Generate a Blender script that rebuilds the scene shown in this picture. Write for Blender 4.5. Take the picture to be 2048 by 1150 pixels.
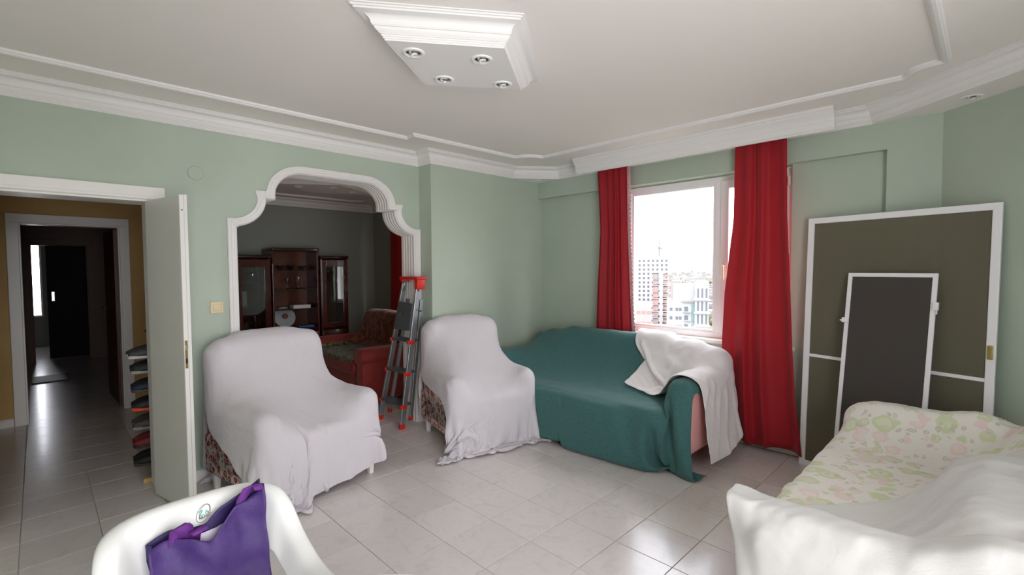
import bpy, bmesh, math, random
import numpy as np
from mathutils import Vector, Matrix, noise

random.seed(7)
rng = np.random.default_rng(7)
SC = bpy.context.scene
COL = SC.collection
for o in list(bpy.data.objects):
    bpy.data.objects.remove(o)

# ------------------------------------------------------------------ camera
YAW, PIT, ROL, EYE = math.radians(45.13), math.radians(2.33), math.radians(-.35), 1.516
fw = Vector((math.cos(YAW) * math.cos(PIT), math.sin(YAW) * math.cos(PIT), -math.sin(PIT)))
r0 = Vector((math.sin(YAW), -math.cos(YAW), 0)); u0 = r0.cross(fw)
rt = r0 * math.cos(ROL) + u0 * math.sin(ROL); up = u0 * math.cos(ROL) - r0 * math.sin(ROL)
cd = bpy.data.cameras.new('camera'); cam = bpy.data.objects.new('camera', cd); COL.objects.link(cam)
cam.matrix_world = Matrix(((rt.x, up.x, -fw.x, 0), (rt.y, up.y, -fw.y, 0), (rt.z, up.z, -fw.z, EYE), (0, 0, 0, 1)))
cd.sensor_width = 36; cd.lens = 36 * 953.9 / 2048; cd.clip_start = .05; cd.clip_end = 6000
SC.camera = cam

# ------------------------------------------------------------------ sky, exposure
SC.view_settings.view_transform = 'Standard'; SC.view_settings.look = 'None'
SC.view_settings.gamma = 1; SC.view_settings.use_curve_mapping = False
SC.view_settings.exposure = 0.35
SC.cycles.use_denoising = True
SC.cycles.max_bounces = 12; SC.cycles.diffuse_bounces = 6; SC.cycles.transparent_max_bounces = 24
SC.cycles.sample_clamp_indirect = 8
W = bpy.data.worlds.new('sky'); SC.world = W; W.use_nodes = True
wn, wl = W.node_tree.nodes, W.node_tree.links
bg = wn['Background']; bg.inputs['Strength'].default_value = 8.2
tc = wn.new('ShaderNodeTexCoord'); nz = wn.new('ShaderNodeTexNoise'); rp = wn.new('ShaderNodeValToRGB')
nz.inputs['Scale'].default_value = 3.0; nz.inputs['Detail'].default_value = 6
rp.color_ramp.elements[0].position = .35; rp.color_ramp.elements[0].color = (.86, .89, 1, 1)
rp.color_ramp.elements[1].position = .62; rp.color_ramp.elements[1].color = (1, .98, .972, 1)
wl.new(tc.outputs['Generated'], nz.inputs['Vector']); wl.new(nz.outputs['Fac'], rp.inputs['Fac'])
wl.new(rp.outputs['Color'], bg.inputs['Color'])

def portal(name, loc, rot, sx, sy):
    l = bpy.data.lights.new(name, 'AREA'); l.shape = 'RECTANGLE'; l.size = sx; l.size_y = sy
    l.cycles.is_portal = True
    o = bpy.data.objects.new(name, l); COL.objects.link(o); o.location = loc; o.rotation_euler = rot
portal('window_daylight', (4.40, 1.91, 1.59), (0, math.pi / 2, 0), 1.48, 1.53)
portal('balcony_daylight', (.3, -1.30, 1.28), (math.pi / 2, 0, 0), 2.2, 2.2)
portal('rear_room_daylight', (4.44, 6.0, 1.59), (0, math.pi / 2, 0), 1.48, 1.6)

# ------------------------------------------------------------------ helpers
def lin(c):
    return tuple(((v / 255) / 12.92 if v / 255 <= .04045 else ((v / 255 + .055) / 1.055) ** 2.4) for v in c) + (1,)

def new_mat(name):
    m = bpy.data.materials.new(name); m.use_nodes = True
    return m, m.node_tree.nodes, m.node_tree.links, m.node_tree.nodes['Principled BSDF']

def mat(name, rgb, rough=.6, metal=0., var=None, vscale=6., bump=0., bscale=200., coat=0., spec=.5, sheen=0., detail=4.):
    m, n, l, b = new_mat(name)
    b.inputs['Base Color'].default_value = lin(rgb); b.inputs['Roughness'].default_value = rough
    b.inputs['Metallic'].default_value = metal; b.inputs['Coat Weight'].default_value = coat
    b.inputs['Specular IOR Level'].default_value = spec; b.inputs['Sheen Weight'].default_value = sheen
    t = n.new('ShaderNodeTexCoord')
    if var:
        z = n.new('ShaderNodeTexNoise'); z.inputs['Scale'].default_value = vscale; z.inputs['Detail'].default_value = detail
        r = n.new('ShaderNodeValToRGB'); r.color_ramp.elements[0].position = .35; r.color_ramp.elements[1].position = .65
        r.color_ramp.elements[0].color = lin(rgb); r.color_ramp.elements[1].color = lin(var)
        l.new(t.outputs['Object'], z.inputs['Vector']); l.new(z.outputs['Fac'], r.inputs['Fac']); l.new(r.outputs['Color'], b.inputs['Base Color'])
    if bump:
        z = n.new('ShaderNodeTexNoise'); z.inputs['Scale'].default_value = bscale; z.inputs['Detail'].default_value = 3
        p = n.new('ShaderNodeBump'); p.inputs['Strength'].default_value = bump; p.inputs['Distance'].default_value = .01
        l.new(t.outputs['Object'], z.inputs['Vector']); l.new(z.outputs['Fac'], p.inputs['Height']); l.new(p.outputs['Normal'], b.inputs['Normal'])
    return m

def tagp(o, label=None, cat=None, group=None, kind=None):
    if label: o['label'] = label
    if cat: o['category'] = cat
    if group: o['group'] = group
    if kind: o['kind'] = kind
    return o

def empty(name, loc=(0, 0, 0), rz=0., label=None, cat=None, group=None, kind=None):
    o = bpy.data.objects.new(name, None); COL.objects.link(o); o.location = loc; o.rotation_euler = (0, 0, rz)
    o.empty_display_size = .1
    return tagp(o, label, cat, group, kind)

class MB:
    def __init__(s): s.v = []; s.f = []
    def add(s, vs, fs, M=None):
        k = len(s.v)
        s.v += [tuple(M @ Vector(p)) if M is not None else tuple(p) for p in vs]
        s.f += [tuple(i + k for i in q) for q in fs]; return s
    def box(s, x0, x1, y0, y1, z0, z1, M=None):
        vs = [(x, y, z) for x in (x0, x1) for y in (y0, y1) for z in (z0, z1)]
        return s.add(vs, [(0, 1, 3, 2), (4, 6, 7, 5), (0, 4, 5, 1), (2, 3, 7, 6), (0, 2, 6, 4), (1, 5, 7, 3)], M)
    def rbox(s, x0, x1, y0, y1, z0, z1, r=.03, seg=4, M=None):
        bm = bmesh.new(); bmesh.ops.create_cube(bm, size=1)
        for v in bm.verts:
            v.co = Vector(((x0 + x1) / 2 + v.co.x * (x1 - x0), (y0 + y1) / 2 + v.co.y * (y1 - y0), (z0 + z1) / 2 + v.co.z * (z1 - z0)))
        bmesh.ops.bevel(bm, geom=bm.edges[:] , offset=r, segments=seg, profile=.5, affect='EDGES')
        bm.verts.index_update()
        s.add([v.co[:] for v in bm.verts], [[v.index for v in f.verts] for f in bm.faces], M); bm.free(); return s
    def prism(s, poly, z0, z1, M=None):          # polygon in xy, extruded in z
        n = len(poly)
        vs = [(x, y, z0) for x, y in poly] + [(x, y, z1) for x, y in poly]
        return s.add(vs, [tuple(range(n - 1, -1, -1)), tuple(range(n, 2 * n))] + [(i, (i + 1) % n, n + (i + 1) % n, n + i) for i in range(n)], M)
    def lathe(s, prof, seg=24, M=None, cap=True):
        n = len(prof); vs = []; fs = []
        for k in range(seg):
            a = 2 * math.pi * k / seg
            vs += [(r * math.cos(a), r * math.sin(a), z) for r, z in prof]
        for k in range(seg):
            k2 = (k + 1) % seg
            fs += [(k * n + i, k2 * n + i, k2 * n + i + 1, k * n + i + 1) for i in range(n - 1)]
        if cap:
            if prof[0][0] > 1e-6: fs.append(tuple(k * n for k in range(seg))[::-1])
            if prof[-1][0] > 1e-6: fs.append(tuple(k * n + n - 1 for k in range(seg)))
        return s.add(vs, fs, M)
    def tube(s, pts, r, seg=8, closed=False, M=None):
        pts = [Vector(p) for p in pts]; n = len(pts); vs = []; fs = []
        rr = r if hasattr(r, '__len__') else [r] * n
        for i, p in enumerate(pts):
            t = (pts[(i + 1) % n] - pts[i - 1]) if closed else (pts[min(i + 1, n - 1)] - pts[max(i - 1, 0)])
            t.normalize(); a = t.orthogonal() if abs(t.z) > .95 else Vector((0, 0, 1)).cross(t)
            a.normalize(); b = t.cross(a)
            vs += [tuple(p + (a * math.cos(2 * math.pi * k / seg) + b * math.sin(2 * math.pi * k / seg)) * rr[i]) for k in range(seg)]
        for i in range(n if closed else n - 1):
            j = (i + 1) % n
            fs += [(i * seg + k, i * seg + (k + 1) % seg, j * seg + (k + 1) % seg, j * seg + k) for k in range(seg)]
        if not closed: fs += [tuple(range(seg))[::-1], tuple((n - 1) * seg + k for k in range(seg))]
        return s.add(vs, fs, M)
    def bar(s, a, b, w, h, upv=(0, 0, 1), M=None):   # rectangular bar from a to b
        a, b = Vector(a), Vector(b); t = (b - a).normalized(); sd = t.cross(Vector(upv)).normalized(); u = sd.cross(t)
        vs = [tuple(p + sd * (i * w / 2) + u * (j * h / 2)) for p in (a, b) for i, j in ((-1, -1), (1, -1), (1, 1), (-1, 1))]
        return s.add(vs, [(3, 2, 1, 0), (4, 5, 6, 7), (0, 1, 5, 4), (1, 2, 6, 5), (2, 3, 7, 6), (3, 0, 4, 7)], M)
    def sweep2d(s, path, prof, side=1, closed=False, z=None):
        """sweep a profile (n = offset to the right of the path times side, z) along a 2-D path in xy with mitres"""
        P = [Vector(p) for p in path]; n = len(P); m = len(prof); vs = []; fs = []
        def nrm(a, b):
            d = (b - a).normalized(); return Vector((d.y, -d.x)) * side
        for i in range(n):
            if closed or 0 < i < n - 1:
                n1 = nrm(P[i - 1], P[i]); n2 = nrm(P[i], P[(i + 1) % n]); q = (n1 + n2); q = q / max(q.length_squared / 2, .15)
            else:
                q = nrm(P[0], P[1]) if i == 0 else nrm(P[-2], P[-1])
            vs += [(P[i].x + q.x * a, P[i].y + q.y * a, b) for a, b in prof]
        for i in range(n if closed else n - 1):
            j = (i + 1) % n
            fs += [(i * m + k, j * m + k, j * m + k + 1, i * m + k + 1) for k in range(m - 1)]
        if not closed: fs += [tuple(range(m)), tuple((n - 1) * m + k for k in range(m))[::-1]]
        return s.add(vs, fs)
    def grid(s, A):                                 # A: nu x nv x 3
        nu, nv = A.shape[:2]
        return s.add(A.reshape(-1, 3).tolist(), [(i * nv + j, (i + 1) * nv + j, (i + 1) * nv + j + 1, i * nv + j + 1) for i in range(nu - 1) for j in range(nv - 1)])
    def mesh(s, name='mesh', smooth=False):
        me = bpy.data.meshes.new(name); me.from_pydata(s.v, [], s.f)
        bm = bmesh.new(); bm.from_mesh(me); bmesh.ops.recalc_face_normals(bm, faces=bm.faces[:]); bm.to_mesh(me); bm.free()
        if smooth:
            me.polygons.foreach_set('use_smooth', [True] * len(me.polygons))
            if smooth != 'all':
                try: me.set_sharp_from_angle(angle=math.radians(smooth if smooth is not True else 35))
                except Exception: pass
        me.update(); return me
    def obj(s, name, m, parent=None, smooth=False, bevel=0., label=None, cat=None, group=None, kind=None, solid=0., loc=None, subsurf=0):
        o = bpy.data.objects.new(name, s.mesh(name, smooth)); COL.objects.link(o)
        if m: o.data.materials.append(m)
        if parent is not None: o.parent = parent
        if loc: o.location = loc
        if solid:
            d = o.modifiers.new('solid', 'SOLIDIFY'); d.thickness = solid; d.offset = 0
        if subsurf:
            d = o.modifiers.new('sub', 'SUBSURF'); d.levels = subsurf; d.render_levels = subsurf
        if bevel:
            d = o.modifiers.new('bevel', 'BEVEL'); d.width = bevel; d.segments = 2; d.limit_method = 'ANGLE'; d.angle_limit = math.radians(40)
        return tagp(o, label, cat, group, kind)

def Rz(a): return Matrix.Rotation(a, 4, 'Z')
def T(x, y, z): return Matrix.Translation((x, y, z))

# ------------------------------------------------------------------ materials
M = {}
M['green'] = mat('sage_wall_paint', (180, 193, 177), .55, var=(176, 189, 173), vscale=2.5, bump=.04, bscale=60)
M['ceil'] = mat('ceiling_paint', (238, 233, 228), .75, bump=.05, bscale=90)
M['plaster'] = mat('white_plaster_moulding', (233, 230, 228), .6)
M['white'] = mat('white_lacquer', (236, 233, 229), .38)
M['doorleaf'] = mat('door_paint', (216, 214, 208), .42, var=(212, 210, 204), vscale=3)
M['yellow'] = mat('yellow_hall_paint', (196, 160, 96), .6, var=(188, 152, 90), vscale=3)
M['grout'] = mat('grout', (190, 184, 177), .8)
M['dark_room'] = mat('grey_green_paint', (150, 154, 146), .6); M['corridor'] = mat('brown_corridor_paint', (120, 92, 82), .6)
M['metal'] = mat('brushed_aluminium', (176, 182, 186), .32, metal=.9)
M['steel'] = mat('chrome', (210, 212, 214), .12, metal=1)
M['red_plastic'] = mat('red_plastic', (205, 38, 26), .4)
M['dark_plastic'] = mat('dark_grey_plastic', (74, 80, 84), .55)
M['pvc'] = mat('white_pvc', (240, 238, 240), .3)
M['marble'] = mat('marble_sill', (232, 226, 218), .3, var=(215, 208, 198), vscale=9)
M['brass'] = mat('aged_brass', (168, 148, 92), .35, metal=.8)
M['cream_plastic'] = mat('cream_plastic', (226, 208, 170), .4)
M['beige_plastic'] = mat('beige_plastic', (244, 226, 204), .4)
M['plastic'] = mat('white_moulded_plastic', (240, 240, 238), .32, coat=.2)
M['mahogany'] = mat('mahogany', (84, 26, 14), .25, var=(58, 16, 9), vscale=5, coat=.5)
M['mahogany_dark'] = mat('dark_mahogany', (48, 20, 14), .3, coat=.4)
M['cab_back'] = mat('amber_veneer', (104, 48, 16), .4, var=(86, 38, 12), vscale=4)
M['black'] = mat('black_rubber', (26, 26, 28), .5)
M['purple'] = mat('purple_nonwoven', (72, 44, 116), .5, var=(62, 37, 104), vscale=40, bump=.25, bscale=380)
M['purple_strap'] = mat('purple_webbing', (112, 50, 142), .6, bump=.4, bscale=500)
M['purple_dark'] = mat('purple_lining', (46, 28, 88), .6)
M['paper'] = mat('pale_lining', (205, 196, 214), .7)
M['pink'] = mat('pink_fabric', (224, 164, 160), .75, bump=.1, bscale=400)
M['red_fabric'] = mat('red_velvet', (128, 22, 14), .7, sheen=.15, var=(112, 18, 11), vscale=12)
M['reddish_door'] = mat('red_brown_door', (96, 52, 40), .4)
M['black_door'] = mat('black_steel_door', (18, 20, 22), .6, spec=.15)
M['wood'] = mat('pale_pine', (214, 182, 118), .5, var=(200, 166, 100), vscale=14)
M['cane'] = mat('varnished_cane', (196, 120, 52), .35)
M['foliage'] = mat('foliage', (58, 64, 42), .8, var=(80, 76, 50), vscale=.25)

def cloth_mat(name, rgb, var=None, weave=600., rough=.8, stain=None, trans=0., wr=.25, bump=.25):
    m, n, l, b = new_mat(name)
    b.inputs['Base Color'].default_value = lin(rgb); b.inputs['Roughness'].default_value = rough
    b.inputs['Specular IOR Level'].default_value = .2; b.inputs['Sheen Weight'].default_value = .15
    t = n.new('ShaderNodeTexCoord')
    z = n.new('ShaderNodeTexNoise'); z.inputs['Scale'].default_value = weave; z.inputs['Detail'].default_value = 2
    w = n.new('ShaderNodeTexNoise'); w.inputs['Scale'].default_value = 14; w.inputs['Detail'].default_value = 5; w.inputs['Distortion'].default_value = 1.2
    l.new(t.outputs['Object'], z.inputs['Vector']); l.new(t.outputs['Object'], w.inputs['Vector'])
    p1 = n.new('ShaderNodeBump'); p1.inputs['Strength'].default_value = wr; p1.inputs['Distance'].default_value = .012
    p2 = n.new('ShaderNodeBump'); p2.inputs['Strength'].default_value = bump; p2.inputs['Distance'].default_value = .002
    l.new(w.outputs['Fac'], p1.inputs['Height']); l.new(z.outputs['Fac'], p2.inputs['Height']); l.new(p1.outputs['Normal'], p2.inputs['Normal'])
    l.new(p2.outputs['Normal'], b.inputs['Normal'])
    if var:
        r = n.new('ShaderNodeValToRGB'); r.color_ramp.elements[0].color = lin(rgb); r.color_ramp.elements[1].color = lin(var)
        r.color_ramp.elements[0].position = .4; r.color_ramp.elements[1].position = .6
        l.new(z.outputs['Fac'], r.inputs['Fac']); l.new(r.outputs['Color'], b.inputs['Base Color'])
    if trans:
        tr = n.new('ShaderNodeBsdfTranslucent'); tr.inputs['Color'].default_value = lin(rgb)
        mx = n.new('ShaderNodeMixShader'); mx.inputs[0].default_value = trans
        l.new(b.outputs[0], mx.inputs[1]); l.new(tr.outputs[0], mx.inputs[2]); l.new(mx.outputs[0], n['Material Output'].inputs['Surface'])
    return m
M['sheet'] = cloth_mat('white_cotton_sheet', (214, 209, 214), var=(210, 204, 209))
M['sheet2'] = cloth_mat('white_cotton_throw', (234, 229, 230), var=(229, 224, 225))
M['sheet3'] = cloth_mat('off_white_cotton_sheet', (214, 212, 209), var=(209, 207, 204))
M['teal'] = cloth_mat('teal_cover', (76, 118, 117), var=(56, 97, 96), weave=220, wr=.2)
M['curtain'] = cloth_mat('red_satin_curtain', (176, 36, 46), rough=.5, trans=.22, wr=.12)
M['brown_throw'] = cloth_mat('brown_throw', (120, 70, 50), var=(84, 40, 30), weave=16)
M['dark_throw'] = cloth_mat('dark_patterned_cover', (38, 42, 34), var=(110, 100, 62), weave=24)
M['lace'] = cloth_mat('lace_trim', (226, 196, 200), var=(188, 110, 120), weave=160)

def floral(name, base, cols, scale, dens=.35, weave=300.):
    """printed blossoms: voronoi cells whose petals are drawn by distance and a little noise"""
    m, n, l, b = new_mat(name); b.inputs['Roughness'].default_value = .8; b.inputs['Specular IOR Level'].default_value = .2
    t = n.new('ShaderNodeTexCoord'); last = None
    base_rgb = n.new('ShaderNodeRGB'); base_rgb.outputs[0].default_value = lin(base); last = base_rgb.outputs[0]
    w = n.new('ShaderNodeTexNoise'); w.inputs['Scale'].default_value = scale * 2.2; w.inputs['Detail'].default_value = 3
    l.new(t.outputs['Object'], w.inputs['Vector'])
    for k, (c, sc, rad) in enumerate(cols):
        mp = n.new('ShaderNodeVectorMath'); mp.operation = 'MULTIPLY_ADD'
        mp.inputs[1].default_value = (1, 1, 1); mp.inputs[2].default_value = (3.1 * k, 1.7 * k, 2.3 * k)
        wm = n.new('ShaderNodeVectorMath'); wm.operation = 'MULTIPLY_ADD'; wm.inputs[1].default_value = (.5 / scale,) * 3
        l.new(w.outputs['Color'], wm.inputs[0]); l.new(t.outputs['Object'], wm.inputs[2]); l.new(wm.outputs[0], mp.inputs[0])
        v = n.new('ShaderNodeTexVoronoi'); v.inputs['Scale'].default_value = scale * sc
        l.new(mp.outputs[0], v.inputs['Vector'])
        r = n.new('ShaderNodeValToRGB'); e = r.color_ramp.elements
        e[0].position = rad; e[0].color = (1, 1, 1, 1); e[1].position = rad + .06; e[1].color = (0, 0, 0, 1)
        q = r.color_ramp.elements.new(rad * .45); q.color = (.55, .55, .55, 1)
        q = r.color_ramp.elements.new(rad * .72); q.color = (.95, .95, .95, 1)
        q = r.color_ramp.elements.new(rad * .6); q.color = (.35, .35, .35, 1)
        l.new(v.outputs['Distance'], r.inputs['Fac'])
        keep = n.new('ShaderNodeSeparateColor'); l.new(v.outputs['Color'], keep.inputs[0])
        gt = n.new('ShaderNodeMath'); gt.operation = 'LESS_THAN'; gt.inputs[1].default_value = dens + .2; l.new(keep.outputs[0], gt.inputs[0])
        mu = n.new('ShaderNodeMath'); mu.operation = 'MULTIPLY'; l.new(r.outputs['Color'], mu.inputs[0]); l.new(gt.outputs[0], mu.inputs[1])
        mx = n.new('ShaderNodeMix'); mx.data_type = 'RGBA'; mx.inputs[7].default_value = lin(c)
        l.new(mu.outputs[0], mx.inputs[0]); l.new(last, mx.inputs[6]); last = mx.outputs[2]
    l.new(last, b.inputs['Base Color'])
    z = n.new('ShaderNodeTexNoise'); z.inputs['Scale'].default_value = 16; z.inputs['Detail'].default_value = 5
    p = n.new('ShaderNodeBump'); p.inputs['Strength'].default_value = .2; p.inputs['Distance'].default_value = .01
    l.new(t.outputs['Object'], z.inputs['Vector']); l.new(z.outputs['Fac'], p.inputs['Height']); l.new(p.outputs['Normal'], b.inputs['Normal'])
    return m
M['rose'] = floral('rose_upholstery', (204, 194, 184), [((104, 106, 84), 1.35, .3), ((196, 110, 118), 1.15, .34), ((132, 30, 42), 1.0, .36), ((120, 40, 52), 1.9, .26)], 17, .6)
M['pastel'] = floral('pastel_flower_sheet', (228, 224, 216), [((204, 211, 172), .8, .42), ((228, 206, 202), 1.0, .36), ((200, 192, 182), 1.9, .26), ((204, 210, 176), 1.25, .3)], 10.5, .38)

def tile_mat():
    m, n, l, b = new_mat('marbled_floor_tile')
    t = n.new('ShaderNodeTexCoord'); oi = n.new('ShaderNodeObjectInfo')
    va = n.new('ShaderNodeVectorMath'); va.operation = 'ADD'
    geo = n.new('ShaderNodeNewGeometry')
    sc = n.new('ShaderNodeVectorMath'); sc.operation = 'SCALE'; sc.inputs['Scale'].default_value = 7.
    co = n.new('ShaderNodeCombineXYZ'); l.new(oi.outputs['Random'], co.inputs[0]); l.new(oi.outputs['Random'], co.inputs[1])
    l.new(co.outputs[0], sc.inputs[0]); l.new(sc.outputs[0], va.inputs[0]); l.new(t.outputs['Object'], va.inputs[1])
    a = n.new('ShaderNodeTexNoise'); a.inputs['Scale'].default_value = 7; a.inputs['Detail'].default_value = 7; a.inputs['Distortion'].default_value = 2.2
    l.new(va.outputs[0], a.inputs['Vector'])
    r = n.new('ShaderNodeValToRGB'); e = r.color_ramp.elements
    e[0].position = .33; e[0].color = lin((215, 206, 203)); e[1].position = .5; e[1].color = lin((220, 215, 213))
    q = e.new(.66); q.color = lin((221, 211, 208))
    l.new(a.outputs['Fac'], r.inputs['Fac'])
    hs = n.new('ShaderNodeHueSaturation'); mr = n.new('ShaderNodeMapRange'); mr.inputs[3].default_value = .94; mr.inputs[4].default_value = 1.04
    l.new(oi.outputs['Random'], mr.inputs[0]); l.new(mr.outputs[0], hs.inputs['Value']); l.new(r.outputs['Color'], hs.inputs['Color'])
    l.new(hs.outputs['Color'], b.inputs['Base Color'])
    b.inputs['Roughness'].default_value = .24; b.inputs['Coat Weight'].default_value = .15; b.inputs['Coat Roughness'].default_value = .1
    return m
M['tile'] = tile_mat()

def see_through(name, rgb, rough, trans, tint=(1, 1, 1, 1), pattern=0.):
    m, n, l, b = new_mat(name)
    b.inputs['Base Color'].default_value = lin(rgb); b.inputs['Roughness'].default_value = rough
    t = n.new('ShaderNodeBsdfTransparent'); t.inputs['Color'].default_value = tint
    x = n.new('ShaderNodeMixShader'); x.inputs[0].default_value = trans
    l.new(b.outputs[0], x.inputs[1]); l.new(t.outputs[0], x.inputs[2]); l.new(x.outputs[0], n['Material Output'].inputs['Surface'])
    return m
M['net'] = see_through('insect_net', (112, 107, 88), .8, .32)
M['net2'] = see_through('dark_insect_net', (74, 68, 64), .8, .12)
def glass_mat(name, f=.06, tint=(1, 1, 1, 1)):
    m, n, l, b = new_mat(name)
    t = n.new('ShaderNodeBsdfTransparent'); t.inputs['Color'].default_value = tint
    g = n.new('ShaderNodeBsdfGlossy'); g.inputs['Roughness'].default_value = .02
    x = n.new('ShaderNodeMixShader'); x.inputs[0].default_value = f
    l.new(t.outputs[0], x.inputs[1]); l.new(g.outputs[0], x.inputs[2]); l.new(x.outputs[0], n['Material Output'].inputs['Surface'])
    return m
M['glass'] = glass_mat('window_glass', .04)
M['cab_glass'] = glass_mat('cabinet_glass', .12, (.75, .78, .8, 1))
M['crystal'] = glass_mat('crystal', .3, (.85, .88, .9, 1))

# ================================================================== THE SETTING
YL, YP, XB, XR = 3.985, 3.785, 4.21, 4.27      # left wall, its thick part, beam / pier face, recessed window wall
ZC, ZS = 2.632, 2.512                          # ceiling, underside of the cornice
DG = Vector((-.645, -.764))                    # direction of the diagonal wall

# ---- floor: tiles laid one by one
floor = MB().box(-2.0, 4.6, -1.5, 13.6, -.25, -.006).obj('floor', M['grout'], kind='structure')
PT, TX, TY = .3345, 1.222, 1.1
tb = MB(); h = (PT - .0035) / 2
tb.add([(-h, -h, -.006), (h, -h, -.006), (h, h, -.006), (-h, h, -.006), (-h, -h, -.0012), (h, -h, -.0012), (h, h, -.0012), (-h, h, -.0012),
        (-h + .0015, -h + .0015, 0), (h - .0015, -h + .0015, 0), (h - .0015, h - .0015, 0), (-h + .0015, h - .0015, 0)],
       [(0, 1, 5, 4), (1, 2, 6, 5), (2, 3, 7, 6), (3, 0, 4, 7), (4, 5, 9, 8), (5, 6, 10, 9), (6, 7, 11, 10), (7, 4, 8, 11), (8, 9, 10, 11)])
tme = tb.mesh('tile'); tme.materials.append(M['tile'])
cells = []
for i in range(-12, 12):
    for j in range(-10, 39):
        x, y = TX + (i + .5) * PT, TY + (j + .5) * PT
        if not (-1.9 < x < 4.25 and -1.2 < y < 13.4): continue
        d = Vector((x, y, -EYE)); w = d.dot(fw)
        vis = False
        if w > .3:
            px, py = 1024 + 953.9 * d.dot(rt) / w, 575 - 953.9 * d.dot(up) / w
            vis = -120 < px < 2170 and py < 1290
            if y > 4.2:     # beyond the left wall: only what the door and the arch show
                k = 4.0 / y; xa = x * k
                vis = vis and (xa < .58 or 1.3 < xa < 2.7)
        cells.append((0 if vis else 1, w, x, y))
cells.sort()
rest = MB()
for n_, (nv, w, x, y) in enumerate(cells):
    if n_ < 296 and not nv:
        o = bpy.data.objects.new('tile', tme); COL.objects.link(o); o.parent = floor; o.location = (x, y, 0)
    else:
        rest.add([(a + x, b + y, c) for a, b, c in tb.v], tb.f)
rest.obj('tile_field', M['tile'], floor, kind='stuff')

# ---- arch outline (half widths around AX) ----
AX = 1.842
def arc(cx, cz, rx, rz, a0, a1, n):
    return [(cx + rx * math.cos(math.radians(a0 + (a1 - a0) * k / n)), cz + rz * math.sin(math.radians(a0 + (a1 - a0) * k / n))) for k in range(n + 1)]
def arch_half(d):
    """right half of the outline, from the foot up to the crown; d shrinks it towards the opening"""
    p = [(.84 - d, 0), (.84 - d, 1.90 - d * .95)]
    p += [(.775 - d * .2, 1.90 - d * .95)]
    p += arc(.80 - d * .05, 2.07, .172 + d * .95, .168 + d * .92, 262, 183, 9)
    p += [(.645 - d * 1.1, 2.122 - d * .9), (.565 - d * 1.05, 2.122 - d * .9)]
    p += arc(.275, 2.11 - d * .2, .288 - d, .24 - d * .75, 8, 90, 12)
    return p
def arch_path(d):
    h_ = arch_half(d); return [(AX - u, z) for u, z in h_] + [(AX + u, z) for u, z in reversed(h_)]

# ---- left wall with door and arch openings
DX0, DX1, DH = -.235, .548, 1.985
ap = arch_path(.03)
outline = [(-2.0, 0), (DX0, 0), (DX0, DH), (DX1, DH), (DX1, 0)] + ap + [(2.685, 0), (2.685, ZC), (-2.0, ZC)]
MX = Matrix(((1, 0, 0, 0), (0, 0, 1, 0), (0, 1, 0, 0), (0, 0, 0, 1)))      # (x, z, y) -> (x, y, z)
MB().prism(outline, YL, 4.2, MX).obj('wall_left', M['green'], kind='structure')
MB().box(2.685, 4.45, YP, 4.2, 0, ZC).obj('wall_left_column', M['green'], kind='structure')
# ---- window wall: recessed panel with an opening, beam above, pier beside
WY0, WY1, WZ0, WZ1 = 1.13, 2.66, .86, 2.325
wb = MB()
wb.box(XR, 4.5, .53, 3.785, -.0, WZ0); wb.box(XR, 4.5, WY1, 3.785, WZ0, WZ1); wb.box(XR, 4.5, .53, WY0, WZ0, WZ1)
wb.obj('wall_window', M['green'], kind='structure')
MB().box(XB, 4.5, .53, YP, WZ1, ZC).obj('wall_beam', M['green'], kind='structure')
P0 = Vector((4.215, .242)); P1 = P0 + DG * 1.93
MB().prism([(XB, .53), (4.215, .242), (P1.x, P1.y), (P1.x + .35, P1.y - .2), (4.5, .1), (4.5, .53)], 0, ZC).obj('wall_right', M['green'], kind='structure')
# ---- behind the camera: balcony door wall and the far side
sb = MB()
sb.box(1.4, 3.3, -1.45, -1.22, 0, ZC); sb.box(-2.0, -.8, -1.45, -1.22, 0, ZC); sb.box(-.8, 1.4, -1.45, -1.22, 2.38, ZC); sb.box(-.8, 1.4, -1.45, -1.22, 0, .18)
sb.obj('wall_balcony', M['green'], kind='structure')
MB().box(-2.2, -2.0, -1.45, 4.2, 0, ZC).obj('wall_side', M['green'], kind='structure')
# ---- ceiling
MB().box(-2.2, 4.5, -1.45, 8.1, ZC, ZC + .15).obj('ceiling', M['ceil'], kind='structure')
CR = Vector((XB, .61)); CE = CR + DG * 1.95
def plate(outer, holes, z, r):
    bm = bmesh.new(); es = []
    for loop in [outer] + [[(cx + r * math.cos(2 * math.pi * k / 28), cy + r * math.sin(2 * math.pi * k / 28)) for k in range(28)] for cx, cy in holes]:
        vs = [bm.verts.new((x, y, z)) for x, y in loop]
        es += [bm.edges.new((vs[i], vs[(i + 1) % len(vs)])) for i in range(len(vs))]
    bmesh.ops.triangle_fill(bm, use_beauty=True, use_dissolve=False, edges=es)
    bm.verts.index_update()
    out = MB().add([v.co[:] for v in bm.verts], [[v.index for v in f.verts] for f in bm.faces]); bm.free(); return out
HR = .040
plate([(3.79, YP), (XB, YP), (XB, 3.46)], [(4.125, 3.715)], ZS + .001, HR).obj('ceiling_corner_soffit', M['ceil'], kind='structure')
plate([(XB, .61), (XB, .53), (4.215, .242), (P1.x, P1.y), (CE.x, CE.y)], [(3.955, .105)], ZS + .001, HR).obj('ceiling_right_soffit', M['ceil'], kind='structure')

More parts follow.
